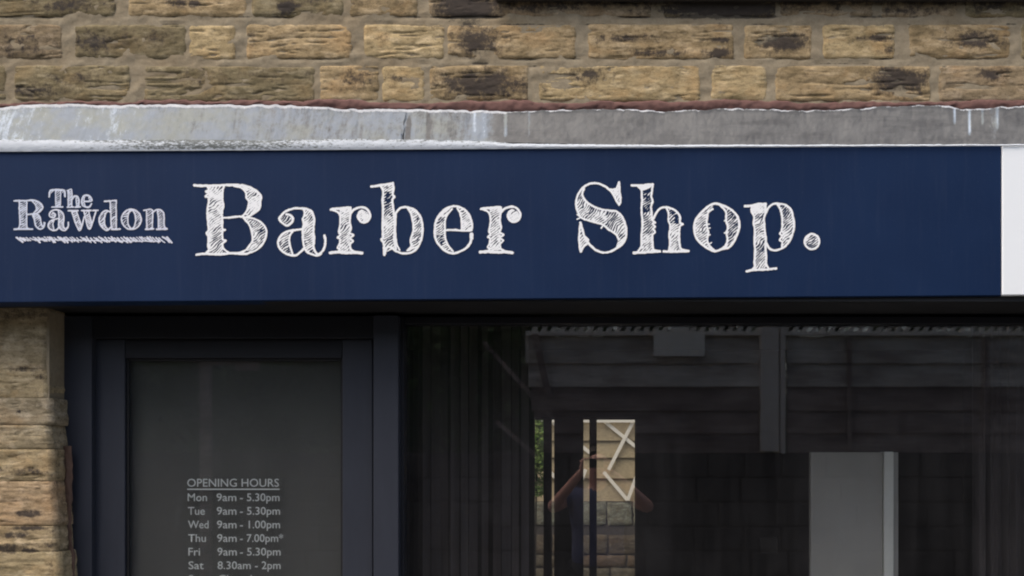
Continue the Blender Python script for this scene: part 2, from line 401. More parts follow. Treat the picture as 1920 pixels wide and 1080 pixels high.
# mortar sheet
nx, ny = 520, 220
U, W = np.meshgrid(np.linspace(-100, 2020, nx), np.linspace(-800, 206, ny))
k = (WALL_Y - CAM_Y) / 1980
hm = .003 * (fbm(U / 9, W / 9, 3, 4) - .5) + .009 * (fbm(U / 30, W / 15, 8, 3) - .44)
gro = np.zeros(U.shape)
for q_, yl in enumerate((32, 45, 109, 120.5)):
    wy = yl + 7 * (fbm(U / 70, U * 0 + q_, 84, 3) - .5)
    gro = np.maximum(gro, np.exp(-((W - wy) / 1.3) ** 2) * smooth01(.40, .55, fbm(U / 60, U * 0 + q_ * 5, 85, 3)))
hm = hm - .004 * gro
V = np.stack([(U - 1110) * k, WALL_Y - hm, CAM_Z + (870 - W) * k], -1)[::-1]
add(link('mortar', grid_mesh('mortar', V, {'stain_shade': (stain_shade_at(U, W) * .8 + gro * .8)[::-1]}), M['mortar']), wall)  # groove shadow lines painted dark along the joints
# masonry body behind the face
kx = (WALL_Y - CAM_Y) / 1980
add(box('wall_core', -2.3, 1.6, WALL_Y + .012, WALL_Y + .25, 2.50, 4.1, M['street_stone']), wall)
# red mortar fillet
def edge_line(px):      # top edge of the flashing in photo pixels
    b = np.interp(px, [-60, 0, 60, 100, 200, 300, 400, 500, 560, 640, 760, 850, 960, 1100, 1200, 1260, 1380, 1500, 1560, 1640, 1760, 1800, 1860, 1920, 2000],
                  [206, 202, 196, 195, 197, 196, 197, 197, 198, 204, 205, 207, 209, 205, 206, 209, 203, 207, 207, 201, 196, 204, 203, 198, 196])
    return b + (fbm(px / 14, px * 0, 71, 3) - .5) * 5
xs = np.linspace(-80, 2010, 700)
rows = []
for t in np.linspace(0, 1, 9):
    yb = edge_line(xs) + 5
    yt = 187.5 + (fbm(xs / 60, xs * 0, 33, 4) - .5) * 15 + (fbm(xs / 9, xs * 0, 34, 2) - .5) * 3 + 7 * smooth01(260, 60, xs)
    y = yt + (yb - yt) * t
    Y = WALL_Y + .001 - .007 * math.sin(math.pi * min(1, .15 + .85 * t)) ** .8 - .008 * (fbm(xs / 12, xs * 0 + t * 3, 35, 4) - .5)
    if t == 0: Y = Y * 0 + WALL_Y + .012
    kk = (Y - CAM_Y) / 1980
    rows.append(np.stack([(xs - 1110) * kk, Y, CAM_Z + (870 - y) * kk], -1))
V = np.array(rows)[::-1]
add(link('mortar_fillet', grid_mesh('mortar_fillet', V), M['red_mortar']), wall)
wall.children[-1]['label'] = 'reddish mortar fillet along the flashing'

# window sill jutting over the top right
sill = thing('stone_sill', 'soot blackened stone sill jutting from the wall at the top edge', 'sill', (1, .1, 2.8))
zz = CAM_Z + (870 - 3) * ((WALL_Y - .004 - CAM_Y) / 1980)
so = box('sill_slab', (935 - 1110) * .00160, 1.75, .030, .20, zz, zz + .14, M['street_stone'], b=.006); add(so, sill)

# ------------------------------------------------------------------ lead flashing
flash = thing('lead_flashing', 'grey lead flashing streaked with white, sloping onto the navy sign', 'flashing', (0, .1, 2.4))
def flash_y0(px): return 271 - px * .0002 + 0 * px
def white_at(px, t):
    w = np.interp(px, [-60, 0, 120, 220, 300, 420, 520, 600, 700, 760, 800, 850, 900, 930, 960, 1100, 2000],
                  [.95, .88, .66, .80, .62, .60, .55, .50, .50, .58, .50, .42, .55, .30, .12, .02, .0])
    for cx, wd, a, lo in [(948, 3, .6, .1), (992, 3, .4, .1), (1790, 2.5, 1.1, .45), (1818, 3, 1.2, .2), (1842, 3, .8, .45), (1870, 3, .7, .35), (908, 6, .35, 0), (890, 4, .4, 0), (1625, 5, .25, .2), (1860, 12, .3, 0)]:
        w = w + a * np.exp(-((px - cx) / wd) ** 2) * smooth01(lo, lo + .2, t)
    w = w - .9 * np.exp(-((px - 764 - 4 * t) / 3.5) ** 2) * smooth01(.9, .5, t) - .5 * np.exp(-((px - 803) / 2.5) ** 2)
    return w
pieces = [(-80, 758), (757, 803), (801, 2010)]
for i, (a, b) in enumerate(pieces):
    n = max(12, int((b - a) / 2.4)); x = np.linspace(a, b, n); T = np.linspace(0, 1, 34)
    X, TT = np.meshgrid(x, T)
    yb = 267 + 6 * smooth01(900, 1300, X); yt = edge_line(X)
    Y = .006 + (.066 - .006) * TT ** 1.05 + [0, .006, .001][i]
    X = X + (6 * (fbm(TT * 5, TT * 0 + i, 49, 3) - .5) + 5 * (TT - .5)) * (np.abs(X - b) < 3) * (i == 0) + 3 * (fbm(TT * 6, TT * 0 + 3, 48, 3) - .5) * (np.abs(X - a) < 3) * (i == 2)
    Y = Y - .005 * (fbm(X / 40, TT * 2 + 9, 41 + i, 4) - .5) * np.sin(np.pi * np.clip(TT, 0, 1)) - .003 * (fbm(X / 6, TT * 9, 47, 3) - .5)
    Y = Y - .004 * np.exp(-((1 - TT) / .06) ** 2)
    py = yb + (yt - yb) * TT
    kk = (Y - CAM_Y) / 1980
    V = np.stack([(X - 1110) * kk, Y, CAM_Z + (870 - py) * kk], -1)
    ed = .82 * np.exp(-((1 - TT) / .055) ** 2) * (.05 + 1.6 * fbm(X / 22, X * 0, 55, 4)) + .5 * np.exp(-((1 - TT) / .15) ** 2) * (X < 950)
    me = grid_mesh('lead_sheet', V, {'white': white_at(X, TT) + .35 * np.exp(-(TT / .05) ** 2) * (X < 930), 'edge': ed})
    add(link('lead_sheet', me, M['lead']), flash)
# white sealant strip along the sign top
def sign_top(px): return 283.5 - px * .0056
xs = np.linspace(-80, 2010, 800)
rows = []; st = []
T = np.linspace(0, 1, 12)
for t in T:
    ytop = np.interp(xs, [-80, 500, 700, 900, 960, 1200, 2000], [262, 263, 261, 264, 269, 271.5, 270.5]) + (fbm(xs / 18, xs * 0, 61, 3) - .5) * 3.5 * (xs < 950) + (fbm(xs / 22, xs * 0, 62, 3) - .5) * 1.6
    ybot = sign_top(xs) + 1.0
    y = ybot + (ytop - ybot) * t
    Y = -.004 - .004 * math.sin(math.pi * (.1 + .8 * t)) - .0015 * fbm(xs / 8, xs * 0 + t * 4, 63, 3)
    kk = (Y - CAM_Y) / 1980
    rows.append(np.stack([(xs - 1110) * kk, Y, CAM_Z + (870 - y) * kk], -1))
    s = np.interp(xs, [-80, 150, 260, 420, 520, 640, 900, 1000, 2000], [.1, .25, .5, .62, .5, .3, .3, .2, .25]) * 1.35 * (1 - .5 * abs(t - .4)) + .35 * math.exp(-((t - 1) / .16) ** 2) - .5 * math.exp(-(t / .12) ** 2)
    st.append(s * np.ones_like(xs))
add(link('sealant_bead', grid_mesh('sealant_bead', np.array(rows), {'stain_shade': np.array(st)}), M['sealant']), flash)

# ------------------------------------------------------------------ fascia signs
def quad_sign(name, xa, ya0, ya1, xb, yb0, yb1, Y, dep, mat, par):
    fr = [P(xa, ya1, Y), P(xb, yb1, Y), P(xb, yb0, Y), P(xa, ya0, Y)]
    bk = [(p[0], Y + dep, p[2]) for p in fr]
    o = prism(name, fr, bk, mat)
    import bmesh
    bm = bmesh.new(); bm.from_mesh(o.data); bmesh.ops.recalc_face_normals(bm, faces=bm.faces)
    bmesh.ops.bevel(bm, geom=bm.edges[:], offset=.0022, segments=2, affect='EDGES'); bm.to_mesh(o.data); bm.free()
    return add(o, par)
sign = thing('fascia_sign', 'long navy blue shop fascia with white chalk style lettering', 'sign', (-.2, 0, 2.2))
quad_sign('sign_panel', -160, 284.2, 568.5, 1877.5, 273.5, 554.5, 0, .072, M['navy'], sign)
nsign = thing('neighbour_sign', 'blank white fascia at the right end of the navy sign', 'sign', (1.3, 0, 2.2))
quad_sign('sign_panel', 1879.5, 273.2, 553.5, 2300, 271, 551, -.004, .075, M['white_sign'], nsign)
nsign.children[0].name = 'white_panel'

# ---- lettering: every glyph drawn as chalk strokes and hatching on a fine grid, then meshed
def catmull(pts, n=8, closed=False):
    p = [np.array(q, float) for q in pts]
    if len(p) < 3: return np.array(p)
    if closed: p = [p[-1]] + p + [p[0], p[1]]
    else: p = [2 * p[0] - p[1]] + p + [2 * p[-1] - p[-2]]
    out = []
    for i in range(1, len(p) - 2):
        for t in np.linspace(0, 1, n, endpoint=False):
            a, b, c, d = p[i - 1:i + 3]
            out.append(.5 * ((2 * b) + (c - a) * t + (2 * a - 5 * b + 4 * c - d) * t ** 2 + (3 * b - a - 3 * c + d) * t ** 3))
    out.append(p[-2]); return np.array(out)
def inside(poly, X, Yv):
    r = np.zeros(X.shape, bool); n = len(poly)
    for i in range(n):
        x1, y1 = poly[i]; x2, y2 = poly[(i + 1) % n]
        if y1 == y2: continue
        c = ((y1 > Yv) != (y2 > Yv)) & (X < (x2 - x1) * (Yv - y1) / (y2 - y1) + x1)
        r ^= c
    return r
def raster(strokes, hatches, res, seed, ang=38, period=4.1, rough=.65):
    """strokes: (points px, width px); hatches: (polygon px, density). Returns the mask and its origin."""
    allp = np.concatenate([s[0] for s in strokes] + [np.array(h[0], float) for h in hatches])
    x0, y0 = allp.min(0) - 5; x1, y1 = allp.max(0) + 5
    nx = int((x1 - x0) / res); ny = int((y1 - y0) / res)
    X, Yv = np.meshgrid(x0 + (np.arange(nx) + .5) * res, y0 + (np.arange(ny) + .5) * res)
    m = np.zeros(X.shape, bool)
    Xw = X + (fbm(X / 5, Yv / 5, seed, 3) - .5) * 2 * rough; Yw = Yv + (fbm(X / 5, Yv / 5, seed + 9, 3) - .5) * 2 * rough
    wv = .90 + .35 * fbm(X / 7, Yv / 7, seed + 4, 2)
    for poly, dens in hatches:
        ins = inside([tuple(q) for q in poly], Xw, Yw)
        if dens >= 1: m |= ins; continue
        a = math.radians(ang)
        u = X * math.sin(a) + Yv * math.cos(a) + 7 * fbm(X / 15, Yv / 15, seed + 11, 2)
        v = X * math.cos(a) - Yv * math.sin(a)
        li = np.floor(u / period); ph = u / period - li
        h = np.abs(ph - .5) * 2
        th = dens - (.14 if period < 4 else -.01) + .8 * (vnoise(v / 5, li * 3.7, seed + 13) - .5) + .8 * (fbm(X / 14, Yv / 14, seed + 15, 2) - .5)
        m |= ins & (h < th)
    for pts, w in strokes:
        bx = (X > pts[:, 0].min() - 6) & (X < pts[:, 0].max() + 6) & (Yv > pts[:, 1].min() - 6) & (Yv < pts[:, 1].max() + 6)
        qx = Xw[bx]; qy = Yw[bx]; D = np.full(qx.shape, 99.)
        for a, b in zip(pts[:-1], pts[1:]):
            d = b - a; L = d @ d
            if L < 1e-9: continue
            t = np.clip(((qx - a[0]) * d[0] + (qy - a[1]) * d[1]) / L, 0, 1)
            D = np.minimum(D, np.hypot(qx - a[0] - t * d[0], qy - a[1] - t * d[1]))
        m[bx] |= D < w / 2 * wv[bx]
    return m, x0, y0
def mask_mesh(m, x0, y0, res, Y):
    v = []; f = []; live = {}
    ny, nx = m.shape
    def emit(a, b, r0, r1):
        q = len(v)
        v.extend([P(x0 + a * res, y0 + r1 * res, Y), P(x0 + b * res, y0 + r1 * res, Y), P(x0 + b * res, y0 + r0 * res, Y), P(x0 + a * res, y0 + r0 * res, Y)])
        f.append((q, q + 1, q + 2, q + 3))
    for r in range(ny + 1):
        runs = set()
        if r < ny:
            e = np.flatnonzero(np.diff(np.concatenate([[0], m[r].astype(np.int8), [0]])))
            runs = set(zip(e[::2].tolist(), e[1::2].tolist()))
        for kx_ in list(live):
            if kx_ not in runs: emit(kx_[0], kx_[1], live.pop(kx_), r)
        for q in runs:
            if q not in live: live[q] = r
    return mesh('letter', v, f)
def glyph(ox, oy, s, strokes, hatches, seed, mat='letter', res=.55, w0=1.0, **kw):
    S = []
    for st_ in strokes:
        pts, w = st_[0], st_[1]; cl = len(st_) > 2
        q = catmull(pts, 6, cl); q = q / s + np.array([ox, oy]); S.append((q, w * w0))
    H = [(np.array(h[0], float) / s + np.array([ox, oy]), h[1]) for h in hatches]
    m, x0, y0 = raster(S, H, res, seed, **kw)
    o = link('letter', mask_mesh(m, x0, y0, res, -.0015), M[mat]); return add(o, sign)

# B
glyph(350, 335, 6.75, [
 ([(95, 85), (250, 90), (480, 82), (620, 80), (760, 98), (870, 150), (935, 215), (930, 290), (918, 380), (830, 450), (760, 485)], 4.2),
 ([(262, 100), (278, 140), (242, 165), (278, 185), (238, 228), (282, 240), (275, 330), (262, 430), (270, 560), (275, 650), (252, 692), (274, 730), (272, 850), (280, 900), (240, 945)], 3.6),
 ([(475, 95), (455, 160), (450, 250), (465, 350), (440, 430), (450, 520), (452, 630), (486, 648), (455, 668), (455, 765), (494, 785), (455, 820), (460, 880), (530, 935)], 3.6),
 ([(125, 962), (250, 950), (400, 957), (560, 945), (700, 950), (760, 950)], 4.4),
 ([(600, 90), (700, 120), (750, 180), (755, 240), (785, 290), (770, 380), (740, 440), (690, 485)], 3.4),
 ([(450, 497), (560, 490), (680, 480), (760, 490), (860, 510), (950, 560), (1005, 640), (1000, 740), (960, 830), (880, 900), (760, 950)], 3.6),
 ([(720, 500), (790, 580), (825, 680), (835, 780), (790, 850), (740, 910), (640, 945)], 3.4)],
 [([(265, 95), (465, 90), (455, 945), (272, 945)], .74), ([(700, 100), (870, 150), (935, 220), (920, 380), (790, 465), (730, 460), (780, 370), (785, 280), (750, 180)], .78),
  ([(740, 500), (950, 560), (1003, 640), (1000, 740), (950, 840), (800, 920), (750, 910), (835, 780), (825, 680)], .52), ([(700, 95), (760, 100), (800, 150), (750, 150)], 1)], 1)
# a
glyph(500, 370, 9, [
 ([(335, 290), (390, 300), (438, 345), (430, 410), (385, 455), (340, 478), (270, 435), (215, 365), (245, 310), (320, 240), (440, 190), (540, 185), (640, 190), (740, 225), (790, 310), (800, 400), (790, 560), (800, 700), (790, 820), (810, 900), (860, 960), (910, 940), (960, 880), (985, 800), (990, 720), (975, 645)], 4.1),
 ([(620, 190), (640, 280), (610, 370), (625, 460), (605, 560), (615, 700), (630, 830), (680, 920), (760, 960), (850, 982), (920, 955)], 3.7),
 ([(610, 533), (480, 555), (340, 580), (250, 640), (195, 740), (215, 850), (290, 930), (380, 970), (480, 980), (560, 930), (640, 850)], 3.9),
 ([(440, 575), (395, 640), (380, 740), (400, 850), (440, 965)], 3.4)],
 [([(330, 300), (420, 350), (410, 410), (340, 460), (240, 370), (260, 320)], .42), ([(625, 200), (740, 220), (800, 400), (795, 800), (810, 940), (700, 930), (630, 830), (605, 500)], .62),
  ([(340, 590), (240, 650), (200, 740), (220, 850), (300, 930), (430, 970), (395, 850), (375, 740), (400, 620)], .36)], 2)
# r (twice, each drawn with its own jitter)
R_ST = [([(185, 205), (240, 195), (330, 190), (500, 175), (515, 220)], 4.6),
 ([(200, 210), (300, 250), (338, 320), (345, 400), (335, 480), (322, 590), (342, 630), (298, 680), (335, 700), (330, 780), (298, 850), (335, 880), (300, 915)], 3.4),
 ([(515, 180), (512, 300), (500, 400), (522, 520), (498, 600), (562, 640), (508, 690), (555, 740), (508, 790), (518, 870), (570, 915)], 3.6),
 ([(168, 935), (300, 925), (450, 935), (600, 930), (712, 942)], 5.0),
 ([(510, 280), (570, 210), (640, 178), (710, 165), (780, 190), (830, 250), (845, 330), (800, 400), (730, 425), (670, 390), (638, 320), (660, 255), (710, 225)], 4.0)]
R_H = [([(330, 200), (512, 190), (512, 905), (325, 905)], .70), ([(320, 180), (510, 175), (510, 250), (340, 255)], .95), ([(730, 210), (800, 250), (840, 330), (790, 390), (730, 415), (670, 380), (645, 310), (670, 250)], .80)]
glyph(600, 370, 9, R_ST, R_H, 3)
glyph(881.5, 369, 9, R_ST, R_H, 31)
# b
glyph(690, 335, 6.75, [
 ([(45, 100), (110, 92), (190, 78), (310, 60)], 4.2),
 ([(160, 85), (192, 160), (185, 270), (190, 400), (185, 600), (190, 740), (168, 770), (195, 805), (202, 870), (206, 962)], 4.0),
 ([(312, 55), (325, 130), (312, 200), (334, 230), (308, 270), (318, 360), (328, 440), (338, 600), (330, 740), (340, 830), (355, 890)], 4.0),
 ([(206, 965), (232, 890), (265, 860), (310, 880), (360, 920), (440, 945), (540, 935), (620, 880), (670, 780), (690, 660), (680, 540), (650, 460), (590, 395), (510, 365), (440, 362), (380, 395), (345, 450)], 4.0),
 ([(500, 370), (545, 450), (570, 560), (572, 660), (540, 770), (545, 850), (500, 910)], 3.6),
 ([(355, 440), (348, 560), (348, 700), (362, 820), (400, 905)], 3.0)],
 [([(180, 80), (315, 70), (315, 160), (190, 160)], .65), ([(190, 160), (315, 160), (325, 470), (190, 470)], .26), ([(190, 470), (330, 470), (340, 880), (205, 940)], .56),
  ([(510, 370), (600, 400), (650, 460), (688, 600), (685, 700), (620, 880), (510, 920), (545, 850), (572, 660), (560, 520)], .60)], 4)
# e
glyph(795, 370, 9, [
 ([(800, 620), (800, 690), (780, 770), (710, 855), (610, 910), (520, 945), (430, 935), (330, 880), (230, 770), (185, 650), (185, 520), (205, 400), (280, 270), (380, 190), (500, 150), (600, 165), (700, 220), (770, 320), (805, 420), (812, 500), (790, 560)], 4.0),
 ([(800, 625), (805, 690)], 6.5),
 ([(470, 200), (420, 260), (372, 340), (352, 440), (355, 560), (360, 680), (400, 800), (490, 910)], 3.4),
 ([(560, 185), (600, 250), (630, 360), (635, 460), (640, 560)], 3.4), ([(360, 555), (500, 550), (640, 560), (760, 562), (800, 560)], 3.6)],
 [([(500, 150), (440, 230), (370, 340), (350, 450), (355, 680), (400, 800), (480, 920), (330, 880), (230, 770), (185, 650), (185, 500), (205, 400), (300, 250)], .40),
  ([(500, 150), (430, 260), (370, 330), (250, 330), (330, 220)], .85), ([(580, 170), (700, 220), (770, 320), (810, 480), (790, 560), (640, 560), (630, 360), (590, 230)], .76)], 5)
# S
glyph(1060, 330, 6.75, [
 ([(680, 360), (640, 300), (590, 210), (530, 150), (450, 105), (380, 90), (290, 105), (210, 160), (155, 250), (135, 350), (150, 430), (190, 515), (240, 545), (330, 572), (420, 597), (490, 625), (560, 685), (640, 735), (672, 795)], 3.7),
 ([(235, 165), (215, 230), (245, 300), (320, 365), (430, 415), (550, 437), (650, 450), (720, 520), (760, 620), (772, 720), (755, 810), (700, 880), (640, 920), (570, 955), (490, 970), (400, 945), (330, 890), (280, 830), (240, 760), (190, 590)], 3.8),
 ([(680, 75), (650, 150), (600, 170), (560, 165)], 3), ([(680, 80), (690, 200), (700, 320), (680, 365)], 3.2),
 ([(190, 590), (178, 720), (175, 830), (193, 960), (225, 900), (285, 850)], 3.2), ([(240, 760), (288, 805), (280, 850)], 3),
 ([(150, 490), (200, 520), (150, 545)], 2.4), ([(490, 610), (455, 660)], 3)],
 [([(680, 80), (700, 330), (680, 365), (590, 210), (570, 165), (640, 150)], .9),
  ([(200, 230), (240, 300), (330, 370), (430, 415), (560, 440), (650, 455), (730, 530), (765, 650), (765, 780), (700, 880), (672, 795), (640, 735), (560, 685), (490, 625), (420, 597), (330, 572), (190, 520), (150, 420), (145, 330)], .50),
  ([(190, 600), (240, 760), (285, 820), (200, 950), (178, 830)], .55), ([(670, 800), (760, 800), (700, 890), (640, 915)], .9)], 6, ang=50, period=4.3)
# h
glyph(1160, 330, 6.75, [
 ([(165, 120), (290, 120), (430, 105)], 4.2), ([(250, 135), (288, 180), (295, 300), (290, 450), (302, 600), (290, 750), (288, 880), (250, 950)], 3.7),
 ([(430, 105), (420, 200), (413, 260), (428, 320), (410, 400), (420, 500), (428, 560), (462, 590), (430, 605), (460, 645), (432, 665), (460, 710), (425, 750), (430, 860), (440, 930), (510, 950)], 3.7),
 ([(190, 972), (350, 965), (520, 952)], 4.6),
 ([(440, 540), (480, 460), (530, 410), (590, 395), (660, 410), (720, 440), (772, 510), (778, 590), (812, 610), (775, 640), (765, 740), (770, 850), (790, 920), (860, 945)], 3.8),
 ([(600, 400), (630, 460), (630, 560), (652, 640), (640, 740), (650, 850), (635, 935)], 3.3), ([(570, 955), (700, 955), (885, 952)], 4.4)],
 [([(255, 125), (425, 110), (400, 150), (310, 185)], 1), ([(295, 150), (420, 150), (415, 460), (295, 460)], .20), ([(295, 460), (425, 460), (430, 730), (295, 730)], .42), ([(290, 730), (430, 730), (430, 950), (285, 960)], .74),
  ([(620, 410), (720, 440), (775, 520), (775, 600), (645, 600)], .10), ([(645, 600), (775, 600), (770, 940), (645, 940)], .60)], 7, ang=42)
# o
glyph(1285, 370, 9, [
 ([(480, 108), (590, 125), (700, 165), (790, 220), (870, 310), (908, 430), (900, 540), (860, 660), (810, 760), (740, 840), (670, 865), (620, 870), (520, 910), (420, 885), (330, 830), (230, 740), (170, 650), (150, 500), (175, 380), (260, 270), (350, 180)], 4.2, 1),
 ([(460, 200), (390, 250), (370, 340), (362, 450), (385, 600), (370, 720), (410, 830), (480, 890)], 3.6), ([(600, 150), (670, 220), (690, 300), (688, 400), (718, 500), (695, 600), (712, 700), (690, 790), (630, 865)], 3.6),
 ([(690, 385), (662, 395)], 3), ([(700, 590), (665, 605)], 3), ([(370, 460), (405, 450)], 2.5), ([(375, 530), (415, 515)], 2.5), ([(375, 640), (415, 630)], 2.5), ([(400, 790), (440, 765)], 2)],
 [([(470, 120), (460, 200), (390, 250), (362, 450), (380, 600), (370, 720), (480, 890), (330, 830), (170, 650), (150, 500), (175, 380), (350, 180)], .60),
  ([(600, 140), (790, 220), (870, 310), (905, 440), (900, 540), (740, 840), (630, 865), (712, 700), (715, 500), (690, 300)], .44)], 8, ang=40)
# p
glyph(1385, 365, 6.75, [
 ([(80, 145), (170, 140), (240, 122), (340, 120)], 4.4), ([(168, 150), (165, 210), (195, 280), (188, 360), (205, 450), (200, 600), (207, 700), (200, 850), (205, 910), (165, 955)], 3.7),
 ([(340, 120), (340, 230), (320, 300), (330, 450), (345, 560), (340, 660), (347, 780), (350, 880), (380, 935)], 3.7), ([(100, 972), (200, 950), (350, 947), (472, 932)], 4.2),
 ([(345, 230), (390, 150), (440, 118), (510, 115), (600, 135), (660, 190), (690, 290), (700, 400), (680, 500), (640, 590), (580, 660), (520, 690), (450, 705), (390, 680), (350, 610)], 3.8),
 ([(495, 125), (540, 220), (550, 340), (545, 450), (520, 490), (545, 520), (520, 575), (550, 600), (545, 670)], 3.4)],
 [([(165, 130), (340, 125), (335, 230), (180, 245)], .97), ([(185, 240), (335, 230), (330, 450), (345, 560), (345, 945), (205, 945)], .56),
  ([(500, 120), (600, 135), (660, 190), (690, 290), (700, 400), (640, 590), (550, 670), (550, 340)], .50)], 9, ang=46)
glyph(1385, 365, 6.75, [([(928 + 92 * math.cos(a), 594 + 96 * math.sin(a)) for a in np.linspace(0, 2 * math.pi, 13)[:-1]], 3.8, 1)],
 [([(928 + 88 * math.cos(a), 594 + 90 * math.sin(a)) for a in np.linspace(0, 2 * math.pi, 13)[:-1]], .5)], 10)
sign.children[-1].name = 'full_stop'
# small lettering at the left
s8 = 8.306; kw = dict(mat='letter_dim', res=.45, period=3.2, rough=.45)
glyph(15, 340, s8, [([(640, 240), (652, 160), (700, 135), (860, 135), (885, 170), (888, 235)], 3.2), ([(740, 140), (745, 395)], 2.2), ([(820, 140), (815, 395)], 2.2), ([(685, 402), (850, 398)], 2.8)],
 [([(740, 140), (822, 140), (815, 395), (745, 395)], .72), ([(645, 140), (740, 140), (650, 230)], .6), ([(820, 140), (885, 140), (885, 230)], .6)], 11, **kw)
glyph(15, 340, s8, [([(925, 145), (990, 140), (992, 395)], 2.2), ([(935, 150), (940, 395)], 2.2), ([(992, 290), (1030, 235), (1080, 240), (1102, 300), (1098, 390)], 3.6), ([(925, 402), (1015, 402)], 2.8), ([(1045, 402), (1125, 398)], 2.8), ([(1060, 260), (1068, 395)], 2)],
 [([(935, 145), (992, 145), (992, 395), (940, 395)], .75), ([(1060, 250), (1102, 290), (1098, 395), (1065, 395)], .7)], 12, **kw)
glyph(15, 340, s8, [([(1300, 350), (1270, 395), (1220, 402), (1160, 370), (1150, 300), (1175, 235), (1225, 218), (1285, 245), (1300, 305), (1190, 312)], 3.0), ([(1190, 250), (1180, 310), (1200, 385)], 2)],
 [([(1225, 220), (1190, 250), (1182, 310), (1200, 390), (1150, 330)], .7), ([(1240, 222), (1300, 260), (1300, 305), (1260, 305)], .7)], 13, **kw)
kw = dict(mat='letter_dim', res=.45, period=3.4, rough=.5)
glyph(15, 340, s8, [([(100, 305), (250, 302), (380, 295), (480, 325), (538, 390), (510, 455), (430, 508)], 3.0), ([(180, 310), (175, 400), (182, 560), (180, 700), (150, 742)], 2.4), ([(292, 305), (290, 500), (292, 700), (330, 742)], 2.4),
 ([(100, 747), (250, 742), (380, 747)], 3.2), ([(375, 305), (430, 370), (440, 440), (400, 500)], 2.3), ([(292, 518), (440, 508), (500, 560), (512, 640), (535, 700), (560, 680), (560, 640)], 2.5), ([(385, 525), (412, 600), (430, 690), (490, 742), (550, 720), (575, 650)], 2.7)],
 [([(178, 310), (292, 305), (292, 740), (178, 740)], .66), ([(400, 305), (480, 325), (538, 390), (510, 455), (430, 500), (440, 420)], .62), ([(390, 520), (440, 510), (500, 560), (515, 650), (530, 710), (490, 740), (430, 690)], .66)], 14, **kw)
kw['mat'] = 'letter_mid'
M['letter_mid'] = simple('soft_white_vinyl', (.70, .72, .82), .5, .2, 90, bs=.1, bd=.0005)
glyph(15, 340, s8, [([(700, 485), (738, 520), (705, 568), (645, 535), (675, 465), (760, 445), (840, 480), (868, 560), (860, 680), (890, 740), (935, 705), (940, 640)], 2.7), ([(785, 470), (795, 560), (790, 690), (830, 750), (890, 765), (930, 720)], 2.5),
 ([(790, 575), (700, 600), (640, 640), (630, 710), (690, 762), (760, 755), (800, 700)], 2.6), ([(720, 600), (700, 660), (715, 755)], 2.2)],
 [([(790, 470), (840, 480), (868, 560), (862, 690), (880, 750), (830, 745), (790, 690)], .6), ([(715, 600), (640, 640), (630, 710), (700, 755)], .55), ([(690, 490), (730, 520), (700, 560), (655, 530)], .5)], 15, **kw)
glyph(15, 340, s8, [([(940, 458), (1090, 455)], 2.8), ([(1150, 455), (1290, 453)], 2.8), ([(1320, 456), (1400, 452)], 2.8), ([(985, 460), (1110, 765), (1185, 560)], 2.6), ([(1065, 460), (1140, 680)], 2.2), ([(1180, 460), (1265, 745), (1375, 460)], 2.6), ([(1255, 460), (1305, 660)], 2.2)],
 [([(985, 460), (1065, 460), (1150, 680), (1110, 765)], .74), ([(1180, 460), (1255, 460), (1312, 670), (1265, 745)], .74)], 16, **kw)
glyph(165, 340, s8, [([(255, 312), (340, 305), (440, 298)], 2.9), ([(345, 310), (355, 500), (360, 640), (375, 740)], 2.5), ([(440, 300), (438, 500), (440, 650), (440, 735)], 2.5), ([(370, 748), (495, 742)], 3.2),
 ([(350, 480), (290, 455), (220, 490), (175, 590), (200, 690), (290, 765), (360, 710)], 2.7), ([(310, 462), (265, 520), (255, 620), (270, 700), (315, 755)], 2.3)],
 [([(345, 310), (440, 300), (440, 740), (375, 745)], .62), ([(300, 460), (220, 490), (175, 590), (200, 690), (290, 760), (255, 620)], .66)], 17, **kw)
el = lambda cx, cy, rx, ry: [(cx + rx * math.cos(a), cy + ry * math.sin(a)) for a in np.linspace(0, 2 * math.pi, 15)[:-1]]
glyph(165, 340, s8, [(el(675, 592, 152, 155), 2.8, 1), (el(680, 595, 62, 140), 2.4, 1)],
 [([(675, 440), (620, 520), (612, 600), (640, 720), (560, 700), (520, 590), (580, 470)], .6), ([(690, 440), (740, 520), (745, 600), (710, 730), (800, 700), (825, 590), (790, 480)], .55)], 18, **kw)
glyph(165, 340, s8, [([(870, 452), (1000, 445), (1002, 600), (1000, 740)], 2.5), ([(912, 455), (915, 600), (918, 740)], 2.5), ([(900, 747), (1020, 742)], 3), ([(1002, 500), (1050, 450), (1110, 440), (1170, 480), (1185, 560), (1188, 700), (1230, 738)], 2.7), ([(1080, 455), (1095, 560), (1098, 735)], 2.3), ([(1070, 747), (1230, 742)], 3)],
 [([(912, 450), (1002, 450), (1000, 740), (918, 740)], .62), ([(1085, 450), (1170, 480), (1187, 560), (1188, 740), (1098, 740)], .62)], 19, **kw)
# scribbled underline
r2 = random.Random(5); S = []; x = 31
while x < 313:
    top = 444 + r2.uniform(0, 2.4); bot = 452.5 + r2.uniform(-1.5, 2.6)
    S.append((np.array([(x, top), (x + r2.uniform(7, 13), bot)]), r2.uniform(1.6, 3.2))); x += r2.uniform(3.2, 7.5)
S.append((np.array([(60, 449), (150, 450.5), (300, 452.5)]), 2.2))
m_, x0_, y0_ = raster(S, [(np.array([(31, 444), (32, 444), (32, 445)]), .1)], .45, 20, rough=.6)
ul = link('underline', mask_mesh(m_, x0_, y0_, .45, -.0015), M['letter_mid']); add(ul, sign)

